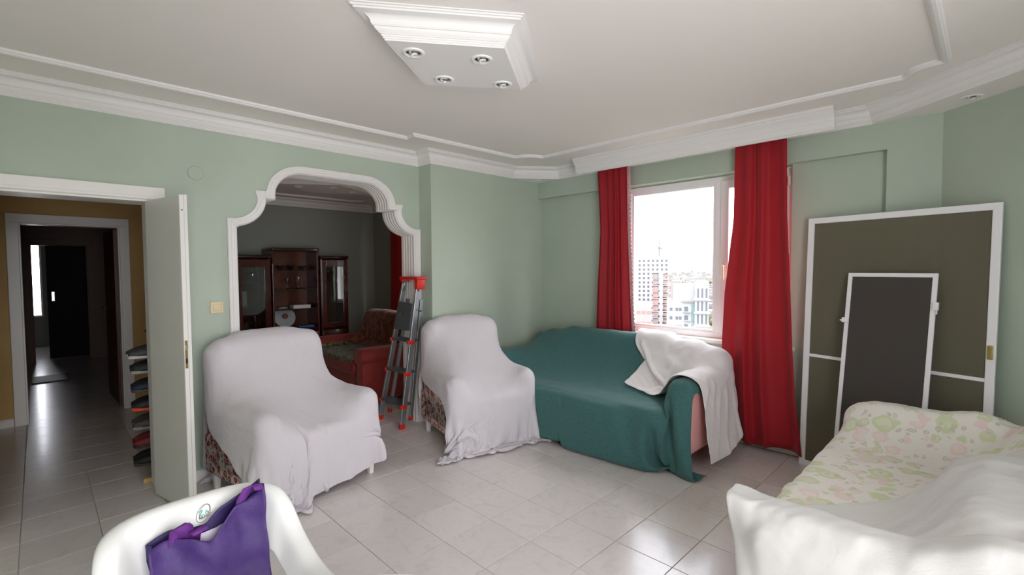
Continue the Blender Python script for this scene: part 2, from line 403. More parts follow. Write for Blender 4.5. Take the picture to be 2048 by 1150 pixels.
# ---- cornice, ceiling rail, pelmet
def ogee():
    p = [(0, ZS), (.011, ZS), (.011, ZS + .007), (.015, ZS + .009), (.015, ZS + .015), (.019, ZS + .017), (.019, ZS + .023), (.024, ZS + .026)]
    p += [(.024 + .013 * math.sin(k / 5 * 1.5), ZS + .028 + .022 * k / 5) for k in range(6)]
    p += [(.042, ZS + .052), (.042, ZS + .056)]
    p += [(.044 + .030 * (1 - math.cos(k / 7 * 1.45)), ZS + .058 + .036 * math.sin(k / 7 * 1.5)) for k in range(8)]
    p += [(.078, ZS + .096), (.085, ZS + .098), (.085, ZS + .106), (.092, ZS + .107), (.092, ZS + .114), (.100, ZS + .115), (.100, ZC)]
    return p
CO = ogee()
MB().sweep2d([(-2.0, YL), (2.685, YL), (2.685, YP), (3.79, YP), (XB, 3.46), (XB, .61), (CE.x, CE.y)], CO).obj('trim_cornice', M['plaster'], smooth=25, kind='structure')
RAIL = [(0, ZC), (.003, ZC - .012), (.010, ZC - .016), (.012, ZC - .021), (.022, ZC - .026), (.028, ZC - .026), (.036, ZC - .024), (.038, ZC - .018), (.046, ZC - .015), (.050, ZC)]
ra = [(-1.4, 3.515), (2.245, 3.50), (2.225, 3.375), (3.395, 3.362)]
ra += [(3.60 + .19 * math.cos(math.radians(a)), 3.362 + .18 * math.sin(math.radians(a))) for a in range(188, 264, 9)]
ra += [(3.60, 3.175), (3.63, .40)]
ra += [(3.645 + .15 * math.cos(math.radians(a)), .24 + .15 * math.sin(math.radians(a))) for a in range(100, 172, 9)]
ra += [(3.49, .225), (-1.4, .225)]
MB().sweep2d(ra, RAIL, side=-1).obj('trim_ceiling_rail', M['plaster'], smooth=25, kind='structure')
pel = [(0, ZC), (0, ZC - .022), (.010, ZC - .024), (.010, ZC - .034)] + [(.014 + .036 * math.sin(k / 8 * 1.5), ZC - .04 - .05 * k / 8) for k in range(9)] + \
      [(.054, ZC - .095), (.058, ZC - .12), (.064, ZC - .135), (.072, ZC - .14), (.072, ZC - .152), (.092, ZC - .152), (.076, ZC - .10), (.070, ZC - .06), (.035, ZC - .03), (.035, ZC)]
MB().sweep2d([(3.93, 3.06), (3.945, .80)], pel, side=-1).obj('trim_pelmet', M['plaster'], smooth=25, kind='structure')
# ---- baseboards
BP = [(0, 0), (.014, 0), (.014, .068), (.008, .078), (0, .08)]
MB().sweep2d([(.64, YL), (.995, YL)], BP).obj('baseboard_left', M['white'], kind='structure')
MB().sweep2d([(2.70, YP), (XR, YP), (XR, .53), (XB, .53), (4.215, .242), (P1.x, P1.y)], BP).obj('baseboard_window', M['white'], kind='structure')
MB().sweep2d([(2.685, YL), (2.685, YP), (2.72, YP)], BP).obj('baseboard_column', M['white'], kind='structure')

# ---- arch casing: reeded face and reeded soffit swept round the outline
def arch_casing():
    prof = [(0.0, 0), (0.0, -.022), (.006, -.027), (.014, -.027), (.018, -.020), (.022, -.020), (.026, -.026), (.036, -.026), (.039, -.018), (.043, -.018), (.047, -.022), (.056, -.022), (.060, -.012)]
    y = -.010
    for k in range(5):
        prof += [(.062, y), (.067, y + .006), (.067, y + .030), (.062, y + .036)]; y += .044
    prof += [(.062, .225), (.03, .225)]
    paths = [arch_path(d) for d, _ in prof]
    m = len(prof); n = len(paths[0]); vs = []; fs = []
    for i in range(n):
        vs += [(paths[k][i][0], YL + prof[k][1], paths[k][i][1]) for k in range(m)]
    for i in range(n - 1):
        fs += [(i * m + k, (i + 1) * m + k, (i + 1) * m + k + 1, i * m + k + 1) for k in range(m - 1)]
    fs += [tuple(range(m)), tuple((n - 1) * m + k for k in range(m))[::-1]]
    return MB().add(vs, fs)
arch_casing().obj('trim_arch_casing', M['plaster'], smooth=28, kind='structure')

# ---- door casing and open leaf
def casing(name, x0, x1, y, ztop, w=.085, t=.03, m=None, lining=.22):
    b = MB()
    e = empty(name, (0, 0, 0), kind='structure')
    for a, c in ((x0 - w, x0), (x1, x1 + w)):
        MB().box(a, c, y - t, y, 0, ztop).obj('casing_side', m, e, bevel=.004)
    MB().box(x0 - w, x1 + w, y - t, y, ztop, ztop + w).obj('casing_head', m, e, bevel=.004)
    MB().box(x0 - w * .3, x1 + w * .3, y - t - .006, y - t + .002, ztop + .004, ztop + .022).obj('casing_bead', m, e, bevel=.002)
    for a, c in ((x0, x0 + .014), (x1 - .014, x1)):
        MB().box(a, c, y - t + .006, y + lining, 0, ztop).obj('jamb_lining', m, e, bevel=.003)
    MB().box(x0 + .014, x1 - .014, y - t + .006, y + lining, ztop - .014, ztop).obj('head_lining', m, e, bevel=.003)
    return e
casing('door_1', DX0, DX1, YL, DH, m=M['white'])
ang = math.atan2(3.468 - 3.958, .668 - .560)
leaf = empty('door_2', (.536, 3.940, 0), ang, kind='structure')
LW = .482
MB().box(0, LW, -.02, .02, .012, 1.972).obj('door_panel', M['doorleaf'], leaf, bevel=.006)
MB().box(LW - .002, LW + .008, .004, .022, .012, 1.975).obj('edge_rebate', M['white'], leaf, bevel=.002)
MB().box(LW, LW + .0065, -.020, .003, .012, 1.972).obj('edge_strip', M['white'], leaf, bevel=.001)
MB().box(LW + .0065, LW + .0085, -.016, -.002, .915, 1.085).obj('lock_plate', M['brass'], leaf)
MB().box(LW + .008, LW + .016, -.014, -.004, 1.03, 1.06).obj('latch_bolt', M['steel'], leaf)
MB().box(LW + .0075, LW + .0092, -.014, -.004, .945, .975).obj('bolt_slot', M['black'], leaf)
for z in (.25, .95, 1.72):
    MB().lathe([(.0, 0), (.008, .0), (.008, .09), (0, .09)], 10, T(-.004, .020, z)).obj('hinge', M['steel'], leaf, smooth=True)
MB().lathe([(0, 0), (.004, 0), (.004, .003), (0, .003)], 10, T(LW + .006, -.008, 1.88) @ Matrix.Rotation(math.pi / 2, 4, 'Y')).obj('bolt_hole', M['black'], leaf)

# ---- window: frame, fixed sash, opening sash, glass
win = empty('window_1', (0, 0, 0), kind='structure')
def frame_y(b, y0, y1, z0, z1, w, x0, x1):
    b.box(x0, x1, y0, y0 + w, z0, z1); b.box(x0, x1, y1 - w, y1, z0, z1); b.box(x0, x1, y0 + w, y1 - w, z0, z0 + w); b.box(x0, x1, y0 + w, y1 - w, z1 - w, z1); return b
FX0, FX1 = 4.33, 4.40
frame_y(MB(), WY0, WY1, WZ0 + .012, WZ1 - .012, .05, FX0, FX1).obj('outer_frame', M['pvc'], win, bevel=.004)
YM = 1.725
MB().box(FX0 + .004, FX1, YM - .035, YM + .035, WZ0 + .06, WZ1 - .06).obj('mullion', M['pvc'], win, bevel=.004)
frame_y(MB(), YM + .036, WY1 - .05, WZ0 + .062, WZ1 - .062, .022, FX0 + .012, FX1 - .01).obj('glazing_bead', M['pvc'], win, bevel=.003)
frame_y(MB(), WY0 + .05, YM - .02, WZ0 + .05, WZ1 - .05, .068, FX0 - .014, FX1 - .01).obj('opening_sash', M['pvc'], win, bevel=.004)
MB().box(4.362, 4.366, YM + .05, WY1 - .06, WZ0 + .07, WZ1 - .07).obj('pane', M['glass'], win)
MB().box(4.362, 4.366, WY0 + .11, YM - .08, WZ0 + .11, WZ1 - .11).obj('pane', M['glass'], win)
hd = MB().rbox(FX0 - .024, FX0 - .012, YM - .068, YM - .042, 1.47, 1.55, .004, 2).obj('handle_plate', M['beige_plastic'], win, smooth=True)
MB().rbox(FX0 - .056, FX0 - .024, YM - .062, YM - .048, 1.515, 1.53, .004, 2).rbox(FX0 - .06, FX0 - .045, YM - .065, YM - .045, 1.40, 1.53, .006, 3).obj('lever', M['beige_plastic'], hd, smooth=True)
for z in (2.17, 1.62):
    MB().box(FX0 - .03, FX0 - .012, WY0 + .02, WY0 + .04, z, z + .07).obj('hinge', M['beige_plastic'], win, bevel=.003)
MB().rbox(4.215, 4.36, WY0 - .04, WY1 + .04, WZ0 - .022, WZ0 + .012, .008, 3).obj('window_sill', M['marble'], smooth=True, kind='structure')

# balcony door behind the camera (its daylight is what lights the room)
bd = empty('window_2', (0, 0, 0), kind='structure')
for x0, x1 in ((-.8, .3), (.3, 1.4)):
    b = MB(); w = .06
    b.box(x0, x0 + w, -1.36, -1.30, .18, 2.38); b.box(x1 - w, x1, -1.36, -1.30, .18, 2.38); b.box(x0 + w, x1 - w, -1.36, -1.30, .18, .18 + w); b.box(x0 + w, x1 - w, -1.36, -1.30, 2.38 - w, 2.38)
    b.obj('sash', M['pvc'], bd, bevel=.004)
    MB().box(x0 + w, x1 - w, -1.332, -1.328, .24, 2.32).obj('pane', M['glass'], bd)

# ================================================================== HALL AND THE ROOMS BEYOND
MB().box(.86, .98, 4.2, 7.83, 0, ZC).obj('wall_hall_right', M['yellow'], kind='structure')
hy = 6.70
MB().prism([(-2.0, 0), (-.115, 0), (-.115, 1.99), (.645, 1.99), (.645, 0), (.86, 0), (.86, ZC), (-2.0, ZC)], hy, hy + .15, MX).obj('wall_hall_back', M['yellow'], kind='structure')
MB().box(-2.2, -2.0, 4.2, 13.6, 0, ZC).obj('wall_hall_left', M['yellow'], kind='structure')
casing('door_3', -.115, .645, hy, 1.99, m=M['white'], lining=.15)
MB().sweep2d([(-2.0, hy), (-.205, hy)], BP).obj('baseboard_hall', M['white'], kind='structure')
# casing of a closed door on the right side of the hall
cb = empty('door_4', (0, 0, 0), kind='structure')
MB().box(.835, .86, 5.05, 5.13, 0, 2.07).obj('casing_side', M['white'], cb, bevel=.003)
MB().box(.835, .86, 5.95, 6.03, 0, 2.07).obj('casing_side', M['white'], cb, bevel=.003)
MB().box(.835, .86, 5.05, 6.03, 1.99, 2.07).obj('casing_head', M['white'], cb, bevel=.003)
MB().box(.85, .865, 5.13, 5.95, .01, 1.99).obj('door_panel', M['doorleaf'], cb, bevel=.003)
# corridor
MB().box(-2.0, .98, 6.85, 13.6, ZC, ZC + .1).obj('ceiling_corridor', M['ceil'], kind='structure')
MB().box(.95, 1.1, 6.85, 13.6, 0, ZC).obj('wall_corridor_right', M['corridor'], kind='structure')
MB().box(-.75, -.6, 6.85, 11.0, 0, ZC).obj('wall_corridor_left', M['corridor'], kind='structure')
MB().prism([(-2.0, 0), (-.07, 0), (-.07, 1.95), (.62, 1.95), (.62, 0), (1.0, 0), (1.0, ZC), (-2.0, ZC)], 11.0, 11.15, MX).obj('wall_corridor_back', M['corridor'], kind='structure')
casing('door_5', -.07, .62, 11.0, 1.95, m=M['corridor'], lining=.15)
fb = MB(); fb.box(-2.0, -.10, 13.4, 13.6, 0, ZC); fb.box(.07, 1.1, 13.4, 13.6, 0, ZC); fb.box(-.10, .07, 13.4, 13.6, 0, .6); fb.box(-.10, .07, 13.4, 13.6, 2.2, ZC)
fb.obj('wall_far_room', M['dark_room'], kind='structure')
w3 = empty('window_3', (0, 0, 0), kind='structure')
MB().box(-.10, -.07, 13.42, 13.47, .6, 2.2).box(.04, .07, 13.42, 13.47, .6, 2.2).box(-.07, .04, 13.42, 13.47, .6, .63).box(-.07, .04, 13.42, 13.47, 2.17, 2.2).obj('sash', M['pvc'], w3)
MB().box(-.07, .04, 13.44, 13.444, .63, 2.17).obj('pane', M['glass'], w3)
bl = empty('door_6', (.115, 11.35, 0), 0, kind='structure')
MB().box(0, .50, -.025, .025, .01, 1.98).obj('door_panel', M['black_door'], bl, bevel=.004)
MB().box(.05, .09, -.05, -.025, 1.0, 1.16).obj('handle_plate', M['steel'], bl, bevel=.003)
rl = empty('door_7', (.63, 6.88, 0), math.radians(92), kind='structure')
MB().box(0, .74, -.02, .02, .01, 1.97).obj('door_panel', M['reddish_door'], rl, bevel=.004)
hp = MB().box(.64, .68, .02, .028, .95, 1.13).obj('handle_plate', M['black'], rl, bevel=.003)
MB().bar((.66, .028, 1.07), (.66, .06, 1.07), .014, .014).bar((.665, .055, 1.07), (.55, .055, 1.07), .014, .016).obj('lever', M['black'], hp)
mt = MB().rbox(-.10, .28, 9.0, 9.55, .0, .015, .005, 2).obj('doormat', M['black'], label='dark doormat lying on the corridor floor beyond the hall', cat='doormat')

# ---- rear room behind the arch
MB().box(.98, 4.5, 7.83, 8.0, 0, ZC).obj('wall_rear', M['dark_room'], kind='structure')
rb = MB(); RX = 4.3
rb.box(RX, 4.5, 4.2, 7.83, 0, .85); rb.box(RX, 4.5, 4.2, 7.83, 2.33, ZC); rb.box(RX, 4.5, 4.2, 5.2, .85, 2.33); rb.box(RX, 4.5, 6.8, 7.83, .85, 2.33)
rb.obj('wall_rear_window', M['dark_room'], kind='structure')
w4 = empty('window_4', (0, 0, 0), kind='structure')
frame_y(MB(), 5.2, 6.8, .85, 2.33, .06, 4.36, 4.42).obj('sash', M['pvc'], w4)
MB().box(4.39, 4.394, 5.26, 6.74, .91, 2.27).obj('pane', M['glass'], w4)
MB().sweep2d([(.98, 4.2), (.98, 7.83), (RX, 7.83), (RX, 4.2)], CO).obj('trim_rear_cornice', M['plaster'], smooth=25, kind='structure')
MB().sweep2d([(1.3, 4.6), (1.3, 7.4), (3.7, 7.4), (3.85, 7.25), (3.85, 4.6)], RAIL, side=1).obj('trim_rear_rail', M['plaster'], smooth=25, kind='structure')

# ================================================================== CEILING LIGHTS
def spotlight(x, y, z, label, bulb=True):
    e = empty('recessed_spotlight', (x, y, z), random.random() * 6, label, 'spotlight', 'recessed ceiling spotlights')
    MB().lathe([(.036, .004), (.036, -.004), (.041, -.0065), (.050, -.005), (.053, .0), (.053, .0005)], 28, cap=False).obj('ring', M['white'], e, smooth=True)
    MB().lathe([(.037, -.002), (.034, .02), (.028, .045), (.018, .06), (0, .062)], 24, cap=False).obj('reflector', M['steel'], e, smooth=True)
    pts = [(.016 * math.cos(a) * min(1, (t + .1) * 3), .016 * math.sin(a) * min(1, (t + .1) * 3), -.016 + .056 * t) for t, a in [(k / 60, k / 60 * 6 * math.pi) for k in range(61)]]
    MB().tube(pts, .0052, 6).obj('coiled_bulb', M['plaster'], e, smooth='all')
    return e
CXF, CYF, ZPL = 1.552, 1.910, 2.522
def ceiling_diamond(cx, cy, a, b, label, holes):
    e = empty('ceiling_rose', (cx, cy, 0), 0, label, 'ceiling rose')
    dia = [(-a, 0), (0, -b), (a, 0), (0, b)]
    MB().sweep2d(dia, [(p * 1.16, ZPL + (q - ZS) * (ZC - ZPL) / (ZC - ZS)) for p, q in CO], closed=True).obj('moulding', M['plaster'], e, smooth=25)
    plate(dia, holes, ZPL + .0005, HR).obj('soffit_plate', M['plaster'], e)
ceiling_diamond(CXF, CYF, .411, .295, 'white moulded diamond-shaped plaster box on the ceiling with four spotlights', [(1.278 - CXF, 1.926 - CYF), (1.554 - CXF, 1.759 - CYF), (1.571 - CXF, 2.082 - CYF), (1.843 - CXF, 1.916 - CYF)])
spotlight(1.278, 1.926, ZPL, 'recessed spotlight in the diamond ceiling box, corner pointing towards the hall side')
spotlight(1.554, 1.759, ZPL, 'recessed spotlight in the diamond ceiling box, corner pointing away from the arch')
spotlight(1.571, 2.082, ZPL, 'recessed spotlight in the diamond ceiling box, corner pointing to the arch')
spotlight(1.843, 1.916, ZPL, 'recessed spotlight in the diamond ceiling box, corner pointing to the window')
spotlight(4.125, 3.715, ZS, 'small recessed spotlight in the corner soffit above the green sofa')
spotlight(3.955, .105, ZS, 'recessed spotlight in the soffit above the leaning insect screens')
ceiling_diamond(2.62, 5.95, .62, .40, 'plaster ceiling box in the dark room behind the arch', [(2.28 - 2.62, 0), (0, -.2), (2.96 - 2.62, 0)])
for dx, dy, w in ((-.34, 0, 'arch-side'), (0, -.2, 'middle'), (.34, 0, 'curtain-side')):
    spotlight(2.62 + dx, 5.95 + dy, ZPL, w + ' spotlight in the ceiling box of the dark room')

# ================================================================== SMALL WALL THINGS
sw = empty('light_switch', (.922, YL, 1.243), 0, 'cream light switch on the green wall left of the arch', 'switch')
MB().rbox(-.042, .042, -.010, 0, -.042, .042, .004, 2).obj('plate', M['cream_plastic'], sw, smooth=True)
MB().rbox(-.024, .024, -.016, -.008, -.024, .024, .004, 2).obj('rocker', M['cream_plastic'], sw, smooth=True)
for x in (-.0345, .0345): MB().box(x - .004, x + .004, -.0125, -.008, -.042, .042).obj('side_ridge', M['cream_plastic'], sw, bevel=.001)
jc = empty('junction_cover', (.818, YL, 2.2), 0, 'round green painted cover disc on the wall above the door leaf', 'cover')
MB().lathe([(0, .010), (.043, .010), (.049, .007), (.050, 0)], 32, Matrix.Rotation(math.pi / 2, 4, 'X'), cap=False).obj('disc', M['green'], jc, smooth=25)

# ================================================================== CURTAINS
def curtain(name, edges, x, folds, amp, label, z0, z1, seed, group=None, m='curtain', nu=120, nv=46):
    zs = np.linspace(z1, z0, nv); e = np.array(edges)          # rows: z, y0, y1 (z descending)
    ya = np.interp(zs[::-1], e[::-1, 0], e[::-1, 1])[::-1]; yb = np.interp(zs[::-1], e[::-1, 0], e[::-1, 2])[::-1]
    s = np.linspace(0, 1, nu)[:, None]; tz = np.linspace(0, 1, nv)[None]
    ph = s * folds * 2 * math.pi + .5 * np.sin(2.1 * tz + seed) + .9 * np.sin(s * 9 + seed)
    A = np.zeros((nu, nv, 3))
    A[..., 1] = ya[None] * (1 - s) + yb[None] * s + .010 * np.cos(ph * 1.0) * tz
    A[..., 0] = x + amp * (.45 + .55 * tz) * (np.sin(ph) + .18 * np.sin(2.3 * ph + seed + 2 * tz))
    A[..., 2] = zs[None] + .012 * np.sin(ph * .5 + 1) * tz ** 4
    r = empty(name, (0, 0, 0), 0, label, 'curtain', group)
    MB().grid(A).obj('drape', M[m], r, smooth='all', solid=.003)
    return r, A
cl, A = curtain('red_curtain', [(2.60, 2.90, 2.53), (1.9, 2.86, 2.52), (1.2, 2.90, 2.49), (.85, 2.91, 2.47), (.10, 2.95, 2.46)], 4.13, 4.5, .028, 'red curtain with a lace edge hanging behind the green sofa', .10, 2.60, 1.0)
edge = A[-1]; n = 60; za = np.linspace(2.50, .12, 2 * n + 1)
ye = np.interp(za, edge[::-1, 2], edge[::-1, 1]); xe = np.interp(za, edge[::-1, 2], edge[::-1, 0])
L = np.zeros((2 * n + 1, 3, 3))
for k in range(2 * n + 1):
    w = .030 if k % 2 else .018
    L[k, 0] = (xe[k] - .003, ye[k] + .012, za[k]); L[k, 1] = (xe[k] - .007, ye[k] - w * .4, za[k]); L[k, 2] = (xe[k] - .004, ye[k] - w, za[k])
MB().grid(L).obj('lace_edge', M['lace'], cl, solid=.002)
curtain('red_curtain', [(2.60, 1.52, 1.135), (1.9, 1.525, 1.118), (1.3, 1.585, 1.085), (.9, 1.60, 1.065), (.5, 1.60, 1.04), (.06, 1.58, .985)], 4.125, 3.0, .030, 'wide red curtain hanging to the floor beside the tall insect screen', .06, 2.60, 2.6)
curtain('red_curtain', [(2.45, 7.10, 5.75), (1.2, 7.12, 5.85), (.1, 7.15, 5.80)], 4.2, 7, .03, 'dark red curtain in the room behind the arch', .06, 2.45, .3)

# ================================================================== CLOTH: a small position-based drape solver
def rb_(cx, cy, cz, hx, hy, hz, r, rx=0., ry=0., rz=0.):
    R = (Matrix.Rotation(rz, 3, 'Z') @ Matrix.Rotation(ry, 3, 'Y') @ Matrix.Rotation(rx, 3, 'X'))
    return (np.array((cx, cy, cz)), np.array((hx - r, hy - r, hz - r)), r, np.array(R))
def sdf(Q, prims):
    best = np.full(len(Q), 1e9); nrm = np.zeros_like(Q)
    for c, h, r, R in prims:
        l = (Q - c) @ R; a = np.abs(l) - h; o = np.maximum(a, 0); on = np.sqrt((o * o).sum(1)); mx = a.max(1)
        d = np.where(on > 1e-9, on, mx) - r; s = np.where(l >= 0, 1., -1.)
        g = np.where((on > 1e-9)[:, None], o / np.maximum(on, 1e-9)[:, None], (a >= mx[:, None] - 1e-12) * 1.) * s
        k = d < best
        best[k] = d[k]; nrm[k] = (g @ R.T)[k]
    return best, nrm
def drape(P, h, prims, steps=105, iters=6, fric=.85, fr0=.10, thick=.016, slide=40, pins=None, bend=.25, damp=.98, floor_z=.008, boost=None, hf=None, init_rest=False, slack=1.0):
    nu, nv = P.shape[:2]; P = P.copy(); Q = P.copy(); g = np.array((0, 0, -9.8)) / 3600.
    W_ = np.ones((nu, nv, 1))
    if pins is not None: W_[pins] = 0
    L = []
    def add(di, dj, rest, k, step):
        for c in range(2):
            if di: rows = np.array([i for i in range(nu - di) if (i // step) % 2 == c]); cols = np.arange(max(0, -dj), nv - max(0, dj))
            else: rows = np.arange(nu); cols = np.array([j for j in range(nv - dj) if (j // step) % 2 == c])
            if len(rows) and len(cols):
                ia = np.ix_(rows, cols); ib = np.ix_(rows + di, cols + dj)
                ws = W_[ia] + W_[ib]; big = rest > h * 1.9
                rest_ = np.sqrt(((P[ib] - P[ia]) ** 2).sum(2, keepdims=True)) if init_rest else rest * slack
                L.append((ia, ib, rest_, big, k * W_[ia] / np.maximum(ws, 1e-6), k * W_[ib] / np.maximum(ws, 1e-6)))
    add(1, 0, h, 1., 1); add(0, 1, h, 1., 1); add(1, 1, h * 2 ** .5, .45, 1); add(1, -1, h * 2 ** .5, .45, 1)
    add(2, 0, 2 * h, bend, 2); add(0, 2, 2 * h, bend, 2)
    for s in range(steps):
        V = (P - Q) * damp; sp = np.sqrt((V * V).sum(2, keepdims=True)); V *= np.minimum(1, .03 / np.maximum(sp, 1e-9))
        Q = P.copy(); P = P + (V + g * (1 + 5 * boost(P)[..., None] if boost is not None and s < slide + 30 else 1)) * (W_ > 0)
        for it in range(iters):
            for ia, ib, rest, big, ka, kb in L:
                d = P[ib] - P[ia]; ln = np.sqrt((d * d).sum(2, keepdims=True)) + 1e-9
                d *= (ln - rest) / ln
                if big: d *= (ln < rest)
                P[ia] += d * ka; P[ib] -= d * kb
            if True:
                F = P.reshape(-1, 3); d, nn = sdf(F, prims); k = (d < thick) & (W_.reshape(-1) > 0)
                if k.any():
                    F[k] += nn[k] * (thick - d[k])[:, None]
                    if it == iters - 1:
                        mu = fric if s > slide else fr0
                        t = F[k] - Q.reshape(-1, 3)[k]; t -= nn[k] * (t * nn[k]).sum(1, keepdims=True); F[k] -= t * mu
                if hf is not None:
                    zz = hf(F); hk = F[:, 2] < zz; F[hk, 2] = zz[hk]
                low = F[:, 2] < floor_z
                if low.any():
                    F[low, 2] = floor_z; F[low, :2] -= (F[low, :2] - Q.reshape(-1, 3)[low, :2]) * .5
                P = F.reshape(nu, nv, 3)
    return P
def height_field(G, cell=.03, gap=.014, ylim=None, xlim=None):
    """top surface of a cloth that already lies there, as a floor for the next one"""
    g = G.reshape(-1, 3); x0, y0 = g[:, 0].min() - .1, g[:, 1].min() - .1; n = (int((g[:, 0].max() - x0) / cell) + 5, int((g[:, 1].max() - y0) / cell) + 5)
    H = np.full(n, -1.); np.maximum.at(H, (((g[:, 0] - x0) / cell).astype(int), ((g[:, 1] - y0) / cell).astype(int)), g[:, 2])
    def f(F):
        i = np.clip(((F[:, 0] - x0) / cell).astype(int), 0, n[0] - 1); j = np.clip(((F[:, 1] - y0) / cell).astype(int), 0, n[1] - 1)
        z = H[i, j] + gap
        if ylim: z = np.where((F[:, 1] > ylim[0]) & (F[:, 1] < ylim[1]), z, -1.)
        if xlim: z = np.where((F[:, 0] > xlim[0]) & (F[:, 0] < xlim[1]), z, -1.)
        return z
    return f
def cut_line(L, over):
    """shorten a line of cloth points from its end: over(p) > 0 is how far a point hangs below the hem"""
    n = len(L); j = n - 1
    while j > 1 and over(L[j]) > 0: j -= 1
    if j == n - 1: return L
    a_, b_ = over(L[j]), over(L[j + 1]); t = min(max(-a_ / (b_ - a_), 0), 1) if b_ > a_ and a_ > -.06 else .5
    Q = np.vstack([L[:j + 1], L[j] * (1 - t) + L[j + 1] * t]); sl = np.r_[0, np.cumsum(np.sqrt((np.diff(Q, axis=0) ** 2).sum(1)))]
    q = np.linspace(0, sl[-1], n); return np.c_[np.interp(q, sl, Q[:, 0]), np.interp(q, sl, Q[:, 1]), np.interp(q, sl, Q[:, 2])]
def trim(P, hem=None, left=None, right=None, w=.4):
    """hem(s): height of the front hem along the width; left / right(y): heights of the hems beside the chair"""
    P = P.copy(); nu, nv = P.shape[:2]; m_ = nv // 2
    if right is not None:
        for j in range(nv): P[nu // 2:, j] = cut_line(P[nu // 2:, j], lambda p: right(p[1]) - p[2] if p[0] > w and p[1] > .03 else -1.)
    if left is not None:
        for j in range(nv): P[:nu // 2 + 1, j] = cut_line(P[:nu // 2 + 1, j][::-1], lambda p: left(p[1]) - p[2] if p[0] < -w and p[1] > .03 else -1.)[::-1]
    if hem is not None:
        for i in range(nu): P[i, m_:] = cut_line(P[i, m_:], lambda p: hem(i / (nu - 1)) - p[2])
    # even out the new edge
    for _ in range(3):
        P[0, 1:-1] = (P[0, :-2] + 2 * P[0, 1:-1] + P[0, 2:]) / 4; P[-1, 1:-1] = (P[-1, :-2] + 2 * P[-1, 1:-1] + P[-1, 2:]) / 4
        P[1:-1, -1] = (P[:-2, -1] + 2 * P[1:-1, -1] + P[2:, -1]) / 4
    return P
def resample(path, h):
    p = np.array(path, float); s = np.r_[0, np.cumsum(np.sqrt((np.diff(p, axis=0) ** 2).sum(1)))]
    n = int(round(s[-1] / h)) + 1; q = np.arange(n) * h
    q = np.minimum(q, s[-1]); return np.c_[np.interp(q, s, p[:, 0]), np.interp(q, s, p[:, 1])]
def sheet_from(path, u0, u1, h, swap=False):
    """cloth laid along a path in the (y, z) plane and straight across in x (or the other way round)"""
    q = resample(path, h); u = np.arange(int(round((u1 - u0) / h)) + 1) * h + u0
    A = np.zeros((len(u), len(q), 3)); A[..., 0] = u[:, None]; A[..., 1] = q[None, :, 0]; A[..., 2] = q[None, :, 1]
    if swap: A = A[..., [1, 0, 2]]
    return A + rng.normal(0, .0012, A.shape)
def fitted(path, u0, u1, h, a, aw, armtop, y0, y1, wlim, hang=True):
    """sheet tucked into a seat: flat on the seat, up the inner arm sides, over the arms and down outside"""
    q = resample(path, h); u = np.arange(int(round((u1 - u0) / h)) + 1) * h + u0
    dh = np.array([max(0., armtop - z) if y0 < y < y1 else 0. for y, z in q]); k = np.ones(5) / 5
    dh = np.convolve(np.pad(dh, 2, mode='edge'), k, 'valid')
    A = np.zeros((len(u), len(q), 3)); dm = dh.max() * .8
    for j, (y, z) in enumerate(q):
        d = dh[j]
        for i, uu in enumerate(u):
            s = abs(uu); sg = 1 if uu >= 0 else -1
            if d > .01:
                if s < a: x, zz = s, z
                elif s < a + d: x, zz = a, z + (s - a)
                elif s < a + d + aw: x, zz = a + (s - a - d), z + d
                else: x, zz = a + aw + .012, z + d - (s - a - d - aw)
            elif z > armtop - .02 and s > wlim: x, zz = wlim + .01 + .15 * (s - wlim), z - .98 * (s - wlim)
            else: x, zz = (s if s < a or z > armtop else a + (s - a) * aw / (aw + dm)), z
            A[i, j] = (sg * x, y, zz)
    return A + rng.normal(0, .0012, A.shape)
def crease(P, amp, f):
    """small real creases: ridged noise pushed along the normals"""
    du = np.gradient(P, axis=0); dv = np.gradient(P, axis=1); n = np.cross(du, dv); n /= np.sqrt((n * n).sum(2, keepdims=True)) + 1e-9
    n *= np.sign(n[..., 2:].mean() + 1e-6)
    o = np.zeros(P.shape[:2]); nu, nv = o.shape
    for i in range(nu):
        for j in range(nv):
            x, y, z = P[i, j]
            a = noise.noise((x * f + 3, y * f, z * f * .45)); b = noise.noise((x * f * 2.3, y * f * 2.3 + 7, z * f * 1.1)); c = noise.noise((x * f * .4, y * f * .4, z * f * .4 + 5))
            o[i, j] = (max(0, 1 - 3.2 * abs(a)) * 1.0 + max(0, 1 - 4 * abs(b)) * .45) * (.35 + max(0, c * 2.2))
    return P + n * (o * amp)[..., None]
def cloth_obj(name, P, m, label, loc=(0, 0, 0), rz=0., group=None, cat='sheet', amp=.011, f=6.0):
    P = crease(P, amp, f)
    o = MB().grid(P).obj(name, M[m], smooth='all', solid=.004, subsurf=1, label=label, cat=cat, group=group)
    o.location = loc; o.rotation_euler = (0, 0, rz)
    return o

